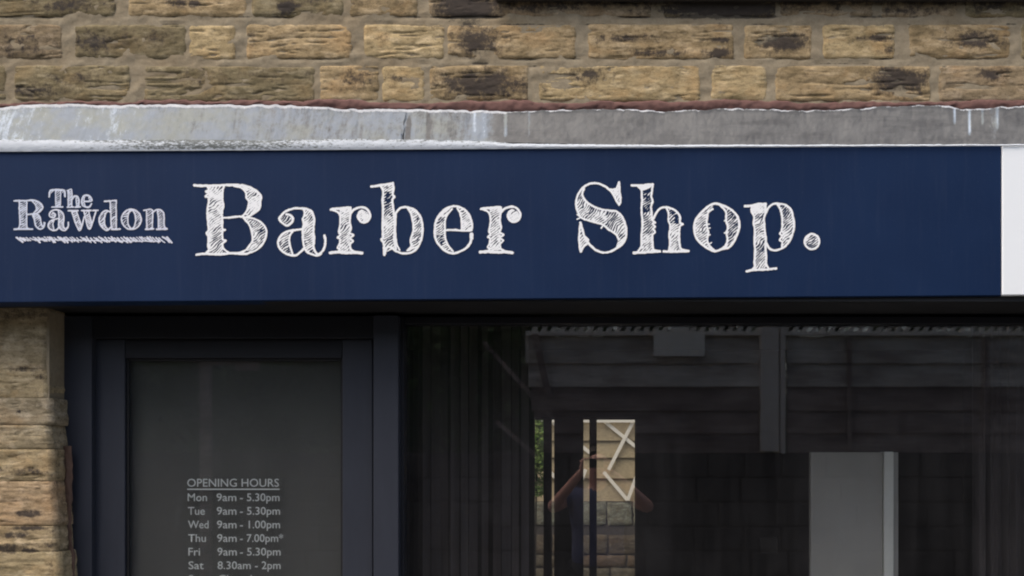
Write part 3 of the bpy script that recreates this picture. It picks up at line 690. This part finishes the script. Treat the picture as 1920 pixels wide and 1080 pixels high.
# ------------------------------------------------------------------ soffit under the sign
sof = thing('sign_soffit', 'black soffit board under the navy sign', 'soffit', (0, .2, 2.0))
zb = P(0, 568, 0)[2]
add(box('soffit_board', -2.2, 1.8, .012, .33, zb - .004 + .010, zb + .03, M['black']), sof)
add(box('backing_board', -2.2, 1.8, .076, .33, zb + .031, 2.50, M['black']), sof)

# ------------------------------------------------------------------ pillar
PY = .14
pil = thing('stone_pillar', 'rough faced tan sandstone pillar beside the dark shop door', 'pillar', (-1.75, PY, 0))
PST = [(75, 640, 30, 12, .3), (40, 590, 200, 12, .5), (60, 692, 60, 7, .6), (85, 705, 26, 8, .5), (10, 880, 40, 6, .5), (55, 884, 40, 10, .7), (60, 990, 45, 5, .9), (55, 962, 35, 9, .9), (20, 1028, 40, 12, .75), (60, 1032, 22, 5, 1.0), (85, 1022, 40, 7, .5), (30, 1003, 35, 8, .6), (38, 772, 4, 3, 1.3)]  # full-width top band is painted shade under the sign; the rest are stains
def pst(px, py):
    s = np.zeros(np.shape(px))
    for cx, cy, rx, ry, kk in PST: s = np.maximum(s, kk * np.clip(1.25 - ((px - cx) / rx) ** 2 - ((py - cy) / ry) ** 2, 0, 1))
    return s
pcol = [(.33, .265, .165), (.36, .285, .17), (.33, .27, .18), (.34, .275, .175), (.36, .28, .165), (.37, .27, .165), (.37, .285, .17), (.34, .27, .16), (.33, .25, .15)]
PEDGE = [540, 692, 746, 797, 842, 902, 986, 1034, 1110, 1190, 1300, 1420, 1540, 1680, 1890]
XC = P(98, 0, PY)[0]
def edge_px(py):
    return np.interp(py, [540, 690, 800, 830, 900, 1000, 1080], [92, 92, 96, 99, 99, 110, 116])
JW = [.6, .4, .8, .7, .9, 1, .6, .8, 1, .8, .8, .8, .8, .8, .8]
def pillar_stone(y0, y1, col, seed, gap):
    # front face plus a rounded right-hand reveal, one wrapped grid
    y0i = seed - 200; y0 += gap; y1 -= gap
    nf, nsd, nyy = 64, 22, max(10, int((y1 - y0) / 1.9))
    v = np.linspace(0, 1, nyy); rows = []; st = []
    X0 = P(-160, 0, PY)[0]
    for w in v:
        py = y0 + (y1 - y0) * w
        ex = P(float(edge_px(min(py, 1080))), 0, PY)[0] + (float(fbm(np.array(py / 11.), np.array(seed * 1.), 91, 3)) - .5) * .006 + (random.Random(seed).random() - .5) * .012
        zf = CAM_Z + (870 - py) * (PY - CAM_Y) / 1980
        xs_ = np.concatenate([np.linspace(X0, ex - .012, nf), np.full(nsd, ex)])
        ys_ = np.concatenate([np.full(nf, PY), np.linspace(PY + .012, .245, nsd)])
        pxx = np.concatenate([np.linspace(-160, float(edge_px(min(py, 1080))) - 5, nf), 120 + np.linspace(0, 50, nsd)])
        e = 1 - np.exp(-(min(w, 1 - w) * (y1 - y0) + .4) / 2.2)
        lay = fbm(pxx / 60 + seed, np.full_like(pxx, py / 8.0) + .4 * fbm(pxx / 30, pxx * 0 + py / 30, 93), seed + 31, 3)
        fr = fbm(pxx / 30, np.full_like(pxx, py / 16.), seed + 33, 4)
        am = .35 if y1 < 700 else 1.0
        stp = np.floor(lay * 6) / 6
        h = -.003 + (e * JW[y0i] + 1 - JW[y0i]) * .004 + am * e * (.005 * (fr - .3) + .006 * (stp - .4) - .004 * np.exp(-((lay - .5) / .03) ** 2) * smooth01(.45, .6, fbm(pxx / 30, np.full_like(pxx, py / 20.), 95, 2)))
        nxv = np.concatenate([np.zeros(nf), np.ones(nsd)]); nxv[nf - 3:nf + 3] = np.linspace(.1, .9, 6); h = np.where(np.arange(nf + nsd) > nf, h * .35, h)
        xx = xs_ + h * nxv; yy = ys_ - h * (1 - nxv)
        rows.append(np.stack([xx, yy, np.full_like(xx, zf)], -1))
        st.append(pst(pxx, np.full_like(pxx, py)) * (nxv < .5) + .25 * (nxv > .5) + .25 * smooth01(85, 100, pxx) * (nxv < .5))  # reveal and right edge tinted darker than the face
    V = np.array(rows)[::-1]
    o = link('stone', grid_mesh('stone', V, {'stain_shade': np.array(st)[::-1]}), M['stone']); o.color = (*col, 1)
    return add(o, pil)
for i in range(len(PEDGE) - 1):
    c = pcol[i % len(pcol)]
    pillar_stone(PEDGE[i], PEDGE[i + 1], tuple(q * 1.15 for q in c), 200 + i, .3)
add(box('mortar_core', -2.4, XC - .012, PY + .006, .36, 0, zb - .001, M['mortar']), pil)

yy_ = np.linspace(836, 1300, 150)
rows = []
for t_ in np.linspace(0, 1, 7):
    pxx = 121 + 14 * t_ + (fbm(yy_ / 26, yy_ * 0 + 2 * t_, 97, 3) - .5) * 9 + 6 * smooth01(960, 1080, yy_)
    Yq = .210 - .006 * math.sin(math.pi * t_) + .008 * (fbm(yy_ / 9, yy_ * 0 + 4 * t_, 98, 3) - .5)
    kq = (Yq - CAM_Y) / 1980
    rows.append(np.stack([(pxx - 1110) * kq, Yq, CAM_Z + (870 - yy_) * kq], -1))
M['old_timber'] = simple('old_brown_timber', (.115, .070, .052), .85, .5, 30, (1, 1, .3), bs=.6, bd=.004)
add(link('timber_strip', grid_mesh('timber_strip', np.array(rows)), M['old_timber']), pil)
# ------------------------------------------------------------------ door
door = thing('shop_entrance', 'dark blue grey framed glass door with white opening hours', 'door', (-1.0, .37, 0))
G = GLASS_Y
def zpx(py, Y): return CAM_Z + (870 - py) * (Y - CAM_Y) / 1980
def xpx(px, Y): return (px - 1110) * (Y - CAM_Y) / 1980
def vb(name, pxa, pxb, Y0, Y1, z0, z1, mat, par, b=.002): return add(box(name, xpx(pxa, Y0), xpx(pxb, Y0), Y0, Y1, z0, z1, mat, None, b), par)
ztop = zb - .004
vb('jamb', 113, 172, .235, .34, 0, ztop, M['frame'], door)
vb('jamb', 700, 747, .220, .34, 0, ztop, M['frame'], door)
add(box('head', xpx(172, .235) + .001, xpx(700, .22) - .001, .236, .34, zpx(634, .236), ztop, M['frame_dark'], None, .002), door)
vb('stile', 173.5, 234, .262, .31, .01, zpx(636, .262), M['frame'], door, .003)
vb('stile', 642, 698.5, .262, .31, .01, zpx(636, .262), M['frame'], door, .003)
xa, xb = xpx(234, .262) + .001, xpx(642, .262) - .001
add(box('rail', xa, xb, .263, .31, zpx(672, .262), zpx(636, .262) - .001, M['frame_dark'], None, .003), door)
add(box('rail', xa, xb, .263, .31, .01, .22, M['frame'], None, .003), door)
pane = add(box('pane', xa - .005, xb + .005, G, G + .006, .2, zpx(668, .27), M['hazy_glass']), door)
add(box('inner_pane', xa - .005, xb + .005, G + .014, G + .018, .2, zpx(668, .27), M['glass']), door)
zt_, zb_ = zpx(672, .262), .22
for nm, q in (('gasket', (xa, xa + .007, zb_, zt_)), ('gasket', (xb - .007, xb, zb_, zt_)), ('gasket', (xa + .0075, xb - .0075, zt_ - .007, zt_ - .0005))):
    add(box(nm, q[0], q[1], G - .008, G - .0006, q[2], q[3], M['black'], None, .0015), door)
film = add(box('privacy_film', xa - .004, xb + .004, G + .0195, G + .024, .2, zpx(668, .27), M['film']), door)

def text_mesh(s, size, x, z, Y, spacing=1.0, width=None, mat=None, name='lettering'):
    c = bpy.data.curves.new('t', 'FONT'); c.body = s; c.size = size; c.space_character = spacing; c.resolution_u = 3
    c.extrude = 0.0; c.offset = size * .003
    o = bpy.data.objects.new('t', c); COL.objects.link(o)
    bpy.context.view_layer.update()
    me = bpy.data.meshes.new_from_object(o.evaluated_get(bpy.context.evaluated_depsgraph_get()))
    bpy.data.objects.remove(o)
    n = len(me.vertices); co = np.empty(n * 3); me.vertices.foreach_get('co', co); co = co.reshape(-1, 3)
    sx = 1.0
    if width: sx = width / (co[:, 0].max() - co[:, 0].min())
    xm = co[:, 0].min() if width else 0
    new = np.stack([x + (co[:, 0] - xm) * sx, np.full(n, Y), z + co[:, 1]], -1)
    me.vertices.foreach_set('co', new.reshape(-1)); me.update(); me.name = name
    me.materials.clear(); me.materials.append(mat)
    ob = bpy.data.objects.new(name, me); COL.objects.link(ob); return ob
HY = G - .0015; kk = (HY - CAM_Y) / 1980
cap = 16.5 * kk
def hour_line(items, base_py, size):
    for s, xa_, xb_ in items:
        add(text_mesh(s, size, xpx(xa_, HY), zpx(base_py, HY), HY, 1.0, (xb_ - xa_) * kk, M['hours']), door)
sz = cap / .73
hour_line([('OPENING HOURS', 351, 523)], 912.5, sz * .95)
add(box('underline', xpx(351, HY), xpx(524, HY), HY, HY + .001, zpx(918.5, HY), zpx(916.2, HY), M['hours']), door)
dl = [('Mon', 388, '9am', '- 5.30pm', 524), ('Tue', 384, '9am', '- 5.30pm', 525), ('Wed', 391, '9am', '- 1.00pm', 525), ('Thu', 386, '9am', '- 7.00pm*', 531), ('Fri', 375, '9am', '- 5.30pm', 526), ('Sat', 382, '8.30am', '- 2pm', 526), ('Sun', 384, 'Closed', None, 0)]
for i, (d_, xe, t1, t2, xe2) in enumerate(dl):
    b_ = 939.5 + i * 25.5; x_ = 352 + i * .3
    it = [(d_, x_, xe)]
    if t1 == '9am': it += [(t1, 406 + i * .4, 443 + i * .2), (t2, 450, xe2)]
    elif t1 == '8.30am': it += [(t1, 408, 470), (t2, 478, xe2)]
    else: it += [(t1, 409, 472)]
    hour_line(it, b_, sz * .92)

# ------------------------------------------------------------------ shop window
win = thing('shop_window', 'large dark shop window reflecting a timber fence', 'window', (.4, .41, 0))
vb('jamb', 749, 757, .255, .31, .5, ztop, M['frame_dark'], win)
add(box('head', xpx(757, .255) + .001, 1.8, .256, .31, zpx(606.5, .256), ztop, M['frame_dark'], None, .002), win)
add(box('sill', xpx(749, .255), 1.8, .19, .33, .4400, .5, M['frame'], None, .004), win)
add(box('stall_riser', xpx(749, .255), 1.8, .27, .35, 0, .439, M['frame'], None, .002), win)
add(box('glass_pane', xpx(757, .255) - .003, 1.8, G, G + .006, .5, zpx(606.5, .27) + .004, M['hazy_glass']), win)
add(box('inner_pane', xpx(757, .255) - .003, 1.8, G + .018, G + .022, .5, zpx(606.5, .27) + .004, M['glass']), win)
vb('mullion', 2010, 2050, .255, .31, .5, ztop, M['frame_dark'], win)

# ------------------------------------------------------------------ the room behind the window
RB = 4.4
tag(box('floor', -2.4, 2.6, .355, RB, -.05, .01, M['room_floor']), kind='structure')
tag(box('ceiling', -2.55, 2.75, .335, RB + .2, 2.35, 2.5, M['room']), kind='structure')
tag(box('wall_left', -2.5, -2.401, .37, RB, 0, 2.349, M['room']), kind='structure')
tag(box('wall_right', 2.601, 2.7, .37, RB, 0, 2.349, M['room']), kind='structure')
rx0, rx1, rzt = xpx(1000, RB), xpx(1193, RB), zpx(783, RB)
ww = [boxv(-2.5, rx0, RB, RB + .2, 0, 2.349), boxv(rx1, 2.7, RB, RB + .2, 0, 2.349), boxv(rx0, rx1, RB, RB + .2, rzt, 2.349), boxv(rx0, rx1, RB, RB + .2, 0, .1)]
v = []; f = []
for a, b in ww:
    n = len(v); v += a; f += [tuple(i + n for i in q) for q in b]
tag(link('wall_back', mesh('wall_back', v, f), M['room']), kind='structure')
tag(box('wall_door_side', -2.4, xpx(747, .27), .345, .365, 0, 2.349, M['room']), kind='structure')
rear = thing('rear_window', 'tall rear window with dark bars opening on a bright yard', 'window', (0, RB, .1))
for a, b in [(1000, 1002.5), (1019, 1034.5), (1039, 1094), (1105, 1119), (1190.5, 1193)]:
    add(box('bar', xpx(a, RB + .02), xpx(b, RB + .02), RB + .02, RB + .06, .1, rzt, M['rear_frame']), rear)
add(box('rail', rx0, rx1, RB + .062, RB + .09, rzt - .012, rzt, M['rear_frame']), rear)
add(box('pane', rx0, rx1, RB + .10, RB + .104, .1, rzt, M['glass']), rear)

# vertical blind
bl = thing('vertical_blind', 'dark vertical slat blind drawn to the left inside the window', 'blind', (-.5, .7, 2))
r3 = random.Random(3)
x = 757
while x < 978:
    w = min(r3.uniform(9, 17), 998 - x); Yb = .66 + r3.uniform(0, .08)
    a = xpx(x, Yb); b = xpx(x + w, Yb); tw = r3.uniform(-.02, .02)
    fr = [(a, Yb - tw, .3), (b, Yb + tw, .3), (b, Yb + tw, 2.28), (a, Yb - tw, 2.28)]
    add(prism('slat', fr, [(p[0], p[1] + .002, p[2]) for p in fr], M['blind']), bl)
    x += w + r3.uniform(-1, 9)
add(box('head_rail', xpx(757, .7), xpx(1000, .7), .68, .72, 2.285, 2.32, M['blind']), bl)

# grey partition with a pale post
PYY = .80
par = thing('partition_panel', 'grey waist to head partition panel standing inside the window', 'panel', (xpx(1590, PYY), PYY, 0))
add(box('panel_board', xpx(1520, PYY), xpx(1655, PYY), PYY, PYY + .03, .02, zpx(848, PYY), M['panel'], None, .002), par)
add(box('edge_post', xpx(1656, PYY), xpx(1674, PYY), PYY - .012, PYY + .04, .011, zpx(847, PYY), M['pale'], None, .003), par)
add(box('edge_trim', xpx(1677, PYY), xpx(1686, PYY), PYY + .01, PYY + .04, .011, zpx(848, PYY), M['panel'], None, .002), par)
par['label'] = 'grey partition panel with a pale edge post inside the window'
# curtain at the far right, socket
cu = thing('curtain', 'dim grey curtain hanging inside the right end of the window', 'curtain', (1.5, .75, 2))
n = 160; xs_ = np.linspace(xpx(1828, .75), xpx(2020, .75), n); ph = np.linspace(0, 1, n)
yy_ = .75 + .022 * np.sin(ph * 46 + 2 * np.sin(ph * 9)) + .01 * np.sin(ph * 110)
V = np.stack([np.stack([xs_, yy_ + .004 * j, np.full(n, z)], -1) for j, z in enumerate(np.linspace(.3, 2.25, 6))])
add(link('curtain_cloth', grid_mesh('curtain_cloth', V), M['blind']), cu)
so = tag(box('wall_socket', xpx(1426, 4.38), xpx(1458, 4.38), 4.385, 4.398, zpx(1038, 4.38), zpx(1008, 4.38), M['cream_socket'], b=.003), 'small grey square socket low on the dark back wall', 'socket')

# ------------------------------------------------------------------ rear yard
YY = 7.0
tag(box('yard_ground', -4, 4, RB + .2, 9.5, -.2, -.02, M['paving']), kind='structure')
yf = thing('yard_fence', 'tan boarded yard fence with pale crossed laths behind the rear window', 'fence', (0, YY, 1.2))
yb_ = [640, 672, 710, 747, 785, 824, 856, 895, 938]
for a, b in zip(yb_[:-1], yb_[1:]):
    pts = [P(1118 - 300, b + 2, YY - .012), P(1118 + 300, b + 2, YY - .012), P(1118 + 300, a, YY + .012), P(1118 - 300, a, YY + .012)]
    add(prism('board', pts, [(p[0], YY + .03, p[2]) for p in pts], M['tan_board']), yf)
for i in range(-6, 7):
    cx = 1168 + i * 50
    ya, ybm = 787, 938
    ln = [((cx - 38 - 0, 787), (cx + 38, 849)), ((cx + 21, 787), (cx - 27, 881)), ((cx - 36, 885), (cx + 9, 938)), ((cx + 30, 880), (cx + 9, 938))]
    if i % 1 == 0 and i in (-4, -2, 0, 2, 4):
        for j, (a, b) in enumerate(ln):
            add(beam('lath', P(*a, YY - .03 - .006 * j), P(*b, YY - .03 - .006 * j), .032, .006, M['white_lath']), yf)
add(beam('lath', P(900, 788, YY - .06), P(1400, 789, YY - .06), .035, .008, M['white_lath']), yf)
yw = thing('yard_wall', 'mossy grey stone yard wall below the boarded fence', 'wall', (0, YY, 0))
r4 = random.Random(9)
k_ = 0
for (a, b, cols) in [(941, 984, [(.34, .34, .25), (.30, .31, .22)]), (1003, 1038, [(.17, .14, .10), (.2, .17, .12)]), (1041, 1062, [(.2, .15, .1), (.16, .14, .1)]), (1065, 1090, [(.2, .18, .13), (.2, .14, .1)]), (1093, 1130, [(.2, .17, .12)]), (1133, 1175, [(.2, .17, .12)])]:
    x = 940 + r4.uniform(-20, 0)
    while x < 1290:
        w = r4.uniform(38, 70); k_ += 1
        c = r4.choice(cols)
        o = make_stone(None, x, a, x + w - 3, b, YY - .02, c, 400 + k_, .04, 2.0, stains=lambda px, py: .25 + .3 * (fbm(px / 9, py / 5, 77) - .5), mat=M['yard_stone']); add(o, yw)
        x += w
add(box('wall_core', xpx(900, YY), xpx(1330, YY), YY - .01, YY + .2, -.02, zpx(939, YY), M['street_stone']), yw)

def leaves(name, boxes, n, size, mat, seed, par=None):
    r = np.random.default_rng(seed); Vv = []
    per = [int(n * q[6]) for q in boxes]
    C = []
    for q, m in zip(boxes, per):
        c = r.uniform(0, 1, (m, 3)); C.append(np.array(q[:3]) + c * (np.array(q[3:6]) - np.array(q[:3])))
    C = np.concatenate(C)
    keep = fbm(C[:, 0] * 3.1, C[:, 2] * 3.1 + C[:, 1] * 2, seed) > .38; C = C[keep]
    n = len(C); a = r.normal(size=(n, 3)); a /= np.linalg.norm(a, axis=1, keepdims=True)
    b = np.cross(a, r.normal(size=(n, 3))); b /= np.linalg.norm(b, axis=1, keepdims=True)
    s = size * r.uniform(.6, 1.3, (n, 1))
    V = np.stack([C - a * s, C + b * s * .45, C + a * s, C - b * s * .45], 1)
    me = bpy.data.meshes.new(name); me.vertices.add(4 * n); me.vertices.foreach_set('co', V.reshape(-1).astype(np.float32))
    me.loops.add(4 * n); me.loops.foreach_set('vertex_index', np.arange(4 * n, dtype=np.int32))
    me.polygons.add(n); me.polygons.foreach_set('loop_start', np.arange(0, 4 * n, 4, dtype=np.int32)); me.update(calc_edges=True)
    return link(name, me, mat, par)
sh = thing('garden_shrub', 'bright green shrub seen through the narrow left pane of the rear window', 'shrub', (xpx(1005, 5.6), 5.6, 0))
x0s, x1s = xpx(960, 5.6), xpx(1028, 5.6)
add(leaves('foliage', [(x0s, 5.45, zpx(884, 5.6), x1s, 5.8, zpx(740, 5.6), .8), (x0s, 5.5, zpx(930, 5.6), x1s, 5.75, zpx(884, 5.6), .12)], 5200, .022, M['leaf_bright'], 5), sh)
for i in range(4):
    xs0 = x0s + .04 + i * (x1s - x0s - .08) / 3
    add(beam('stem', (xs0, 5.6, -.02), (xs0 + .02, 5.62, zpx(760, 5.6)), .012, .012, M['street_stone']), sh)

# ------------------------------------------------------------------ across the street: seen only as a reflection
FY = -4.3
fen = thing('street_fence', 'weathered grey horizontal board fence on a dark stone wall, reflected in the glass', 'fence', (1, FY, 1.6))
fx0, fx1 = 985, 2080
tops = [630, 678, 722, 767, 809, 846]
M['fence_dark'] = old_wood('dark_brown_fence_wood', (.42, .34, .30), (.16, .115, .10))
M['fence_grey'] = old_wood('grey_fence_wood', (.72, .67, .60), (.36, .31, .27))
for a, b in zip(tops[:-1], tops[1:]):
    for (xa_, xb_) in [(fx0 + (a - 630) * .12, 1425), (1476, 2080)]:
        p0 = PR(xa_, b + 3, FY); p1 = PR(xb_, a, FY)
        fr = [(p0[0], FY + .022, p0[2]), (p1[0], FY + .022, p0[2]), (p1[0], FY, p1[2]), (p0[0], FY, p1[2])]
        add(prism('board', fr, [(q[0], FY - .012, q[2]) for q in fr], M['fence_grey'] if a < 720 else M['fence_dark']), fen)  # upper boards grey, lower boards darker brown
add(rbox('post', 1428, 604, 1462, 846, FY - .06, FY + .05, M['post'], None, .006), fen)
add(rbox('post_strip', 1465, 604, 1474, 850, FY - .03, FY + .055, M['post'], None, .003), fen)
add(rbox('rail', fx0, 620, 2080, 628, FY - .01, FY + .035, M['fence'], None, .003), fen)
for xx in (1591, 1848):
    add(rbox('batten', xx, 630, xx + 7, 846, FY + .03, FY + .055, M['fence_dark'], None, .002), fen)
xx = 1000
while xx < 2080:      # slanted laths of the trellis top
    add(beam('trellis_lath', PR(xx, 621, FY + .03), PR(xx + 20, 588, FY + .03), .032, .01, M['fence'], None, (0, 1, 0)), fen); xx += 17.5
add(rbox('rail', fx0, 580, 2080, 588, FY - .01, FY + .028, M['fence'], None, .003), fen)
for a, b in [((905, 640), (1040, 790)), ((930, 790), (1010, 860))]:
    add(beam('slanted_bar', PR(*a, FY + .25), PR(*b, FY + .25), .03, .03, M['fence_dark'], None, (0, 1, 0)), fen)  # added bars standing in for reflected handrail and cable lines
add(beam('slanted_bar', PR(1002, 625, FY + .07), PR(1028, 740, FY + .07), .05, .03, M['fence_dark'], None, (0, 1, 0)), fen)
npl = thing('notice_plate', 'blank white notice plate fixed on the fence, reflected in the glass', 'plate', (PR(1273, 640, FY)[0], FY + .06, PR(0, 668, FY)[2]))
add(rbox('plate_board', 1226, 622, 1322, 667, FY + .058, FY + .07, M['plate'], None, .002), npl)
add(rbox('bracket', 1258, 604, 1292, 621, FY + .04, FY + .056, M['plate'], None, .002), npl)
pole = thing('street_post', 'slim grey street post with a small plate, reflected in the door glass', 'post', (PR(382, 0, FY + .9)[0], FY + .9, 0))
add(rbox('pole', 372, 560, 392, 1280, FY + .85, FY + .90, M['fence_dark'], None, .01), pole)
add(rbox('plate', 440, 670, 484, 694, FY + .86, FY + .88, M['fence_dark'], None, .003), pole)
add(rbox('arm', 392, 676, 440, 684, FY + .86, FY + .88, M['fence_dark'], None, .002), pole)
# dark retaining wall under the fence
rw = thing('retaining_wall', 'soot dark stone retaining wall across the street, reflected in the glass', 'wall', (0, FY, 0))
r5 = random.Random(12)
zt = PR(0, 849, FY)[2]; nrow = 9; hrow = zt / nrow
shared = [boxv(0, 1, -.03, .03, 0, 1, .0)]
protos = []
for q in range(6):
    v_, f_ = boxv(0, w_ := .26 + .05 * q, -.05, .04 + .006 * (q % 3), 0, hrow - .015, .012)
    me_ = mesh('wall_stone', v_, f_); me_.materials.append(M['street_stone']); protos.append((me_, w_))
for r_ in range(nrow):
    x = -2.6 + r5.uniform(-.2, 0)
    while x < 4.3:
        me_, w_ = r5.choice(protos)
        o = bpy.data.objects.new('wall_stone', me_); COL.objects.link(o); o.parent = rw
        o.location = (x - 0, r5.uniform(-.008, .008), r_ * hrow + .005); x += w_ + .015
add(box('wall_core', -6, 6, FY - .35, FY - .01, -.1, zt, M['street_stone']), rw)
hd = thing('sky_block_hedge', 'added dark green hedge screening the sky across the street beside the reflected fence', 'hedge', (-2.5, FY - .3, 0))  # hedge added to keep bright sky out of the glass reflection
x1h = PR(985, 0, FY)[0]
add(leaves('foliage', [(-7.5, FY - .9, 1.2, x1h + .12, FY - .03, 3.3, 1.0)], 26000, .05, M['leaf'], 8), hd)
add(box('hedge_core', -7.4, x1h + .2, FY - .85, FY - .45, 0, 3.1, M['leaf']), hd)  # solid core added to close sky gaps in the hedge
tr_ = leaves('sky_block_trees', [(-9, -9, 0, 12, -7.5, 4.4, 1.0)], 34000, .12, M['leaf'], 9); tag(tr_, 'added mass of dark trees screening the sky behind the reflected fence', 'trees', kind='stuff')  # trees added to block bright sky behind the trellis

# ------------------------------------------------------------------ the photographer (reflected)
per = thing('person', 'person in a blue shirt holding a phone up, reflected in the window', 'person', (.05, -3.45, -.10))
def skinned(name, joints, edges, mat, root, lvl=2):
    me = bpy.data.meshes.new(name); me.from_pydata([j[:3] for j in joints], edges, [])
    o = bpy.data.objects.new(name, me); COL.objects.link(o); me.materials.append(mat)
    sk = o.modifiers.new('skin', 'SKIN'); sk.use_smooth_shade = True
    for i, j in enumerate(joints):
        sv = me.skin_vertices[0].data[i]; sv.radius = (j[3], j[4] if len(j) > 4 else j[3]); sv.use_root = (i == root)
    su = o.modifiers.new('sub', 'SUBSURF'); su.levels = lvl; su.render_levels = lvl
    return o
HX, HYp = .04, -3.32
J = [(HX, -3.40, .95, .12, .09), (HX, -3.41, 1.12, .13, .10), (HX, -3.41, 1.26, .155, .11), (HX, -3.40, 1.36, .09, .08), (HX, -3.38, 1.42, .055, .055), (HX, -3.36, 1.50, .072, .085), (HX, -3.355, 1.57, .078, .092), (HX, -3.36, 1.62, .05, .06),
     (HX - .17, -3.39, 1.345, .058), (HX - .31, -3.28, 1.255, .042), (HX - .17, -3.14, 1.42, .032), (HX - .10, -3.065, 1.51, .024),
     (HX + .17, -3.39, 1.345, .058), (HX + .34, -3.27, 1.26, .042), (HX + .17, -3.13, 1.42, .032), (HX + .065, -3.065, 1.51, .024),
     (HX - .10, -3.40, .84, .095), (HX - .11, -3.38, .46, .06), (HX - .11, -3.40, .0, .042), (HX - .12, -3.30, -.05, .035),
     (HX + .10, -3.40, .84, .095), (HX + .11, -3.38, .46, .06), (HX + .11, -3.40, .0, .042), (HX + .12, -3.30, -.05, .035)]
E = [(0, 1), (1, 2), (2, 3), (3, 4), (4, 5), (5, 6), (6, 7), (2, 8), (8, 9), (9, 10), (10, 11), (2, 12), (12, 13), (13, 14), (14, 15), (0, 16), (16, 17), (17, 18), (18, 19), (0, 20), (20, 21), (21, 22), (22, 23)]
add(skinned('body', J, E, M['skin'], 0), per)
for s, hx in ((-1, HX - .10), (1, HX + .065)):
    wr = (hx, -3.065, 1.51)
    palm = (hx - s * -.012, -3.05, 1.545)
    js = [(*wr, .024), (palm[0], palm[1], palm[2], .030, .016)]; es = [(0, 1)]
    for i in range(4):
        n0 = len(js); zf_ = palm[2] + .03 - i * .018
        js += [(palm[0] - s * .012, -3.045, zf_, .0095), (palm[0] - s * .035, -3.022 - .003 * i, zf_ + .006, .0085), (palm[0] - s * (.055 - .004 * i), -3.034, zf_ + .008, .0075)]
        es += [(1, n0), (n0, n0 + 1), (n0 + 1, n0 + 2)]
    n0 = len(js); js += [(palm[0] - s * .01, -3.07, palm[2] - .02, .011), (palm[0] - s * .035, -3.075, palm[2] - .005, .0095)]; es += [(1, n0), (n0, n0 + 1)]
    add(skinned('hand', js, es, M['skin'], 1, 1), per)
add(skinned('shirt', [(HX, -3.40, .80, .20, .16), (HX, -3.41, 1.0, .19, .155), (HX, -3.41, 1.12, .18, .145), (HX, -3.41, 1.26, .17, .125), (HX, -3.40, 1.36, .10, .09), (HX - .175, -3.385, 1.34, .072), (HX - .25, -3.33, 1.295, .064), (HX + .175, -3.385, 1.34, .072), (HX + .25, -3.33, 1.295, .064)],
            [(0, 1), (1, 2), (2, 3), (3, 4), (3, 5), (5, 6), (3, 7), (7, 8)], M['shirt'], 0), per)
add(skinned('trousers', [(HX, -3.40, .92, .168, .128), (HX - .10, -3.40, .82, .11), (HX - .11, -3.38, .46, .08), (HX - .11, -3.40, .02, .068), (HX + .10, -3.40, .82, .11), (HX + .11, -3.38, .46, .08), (HX + .11, -3.40, .02, .068)],
            [(0, 1), (1, 2), (2, 3), (0, 4), (4, 5), (5, 6)], M['trousers'], 0), per)
add(skinned('hair', [(HX, -3.42, 1.54, .055, .045), (HX, -3.41, 1.60, .072, .055), (HX, -3.385, 1.648, .062, .06)], [(0, 1), (1, 2)], M['hair'], 1), per)
for sx in (-1, 1):
    bxn = box('eye', HX + sx * .03 - .010, HX + sx * .03 + .010, -3.272, -3.262, 1.553, 1.562, M['phone'], None, .003); add(bxn, per)
    add(box('shoe', HX + sx * .115 - .045, HX + sx * .115 + .045, -3.47, -3.22, -.10, -.01, M['phone'], None, .02), per)
add(skinned('nose', [(HX, -3.275, 1.55, .008), (HX, -3.255, 1.525, .012)], [(0, 1)], M['skin'], 0, 1), per)
add(box('mouth', HX - .022, HX + .022, -3.284, -3.272, 1.490, 1.497, M['hair'], None, .002), per)
ph = tag(box('mobile_phone', HX - .085, HX + .030, -3.028, -3.019, 1.526, 1.584, M['phone'], b=.003), 'black phone held up in both hands by the reflected person', 'phone')
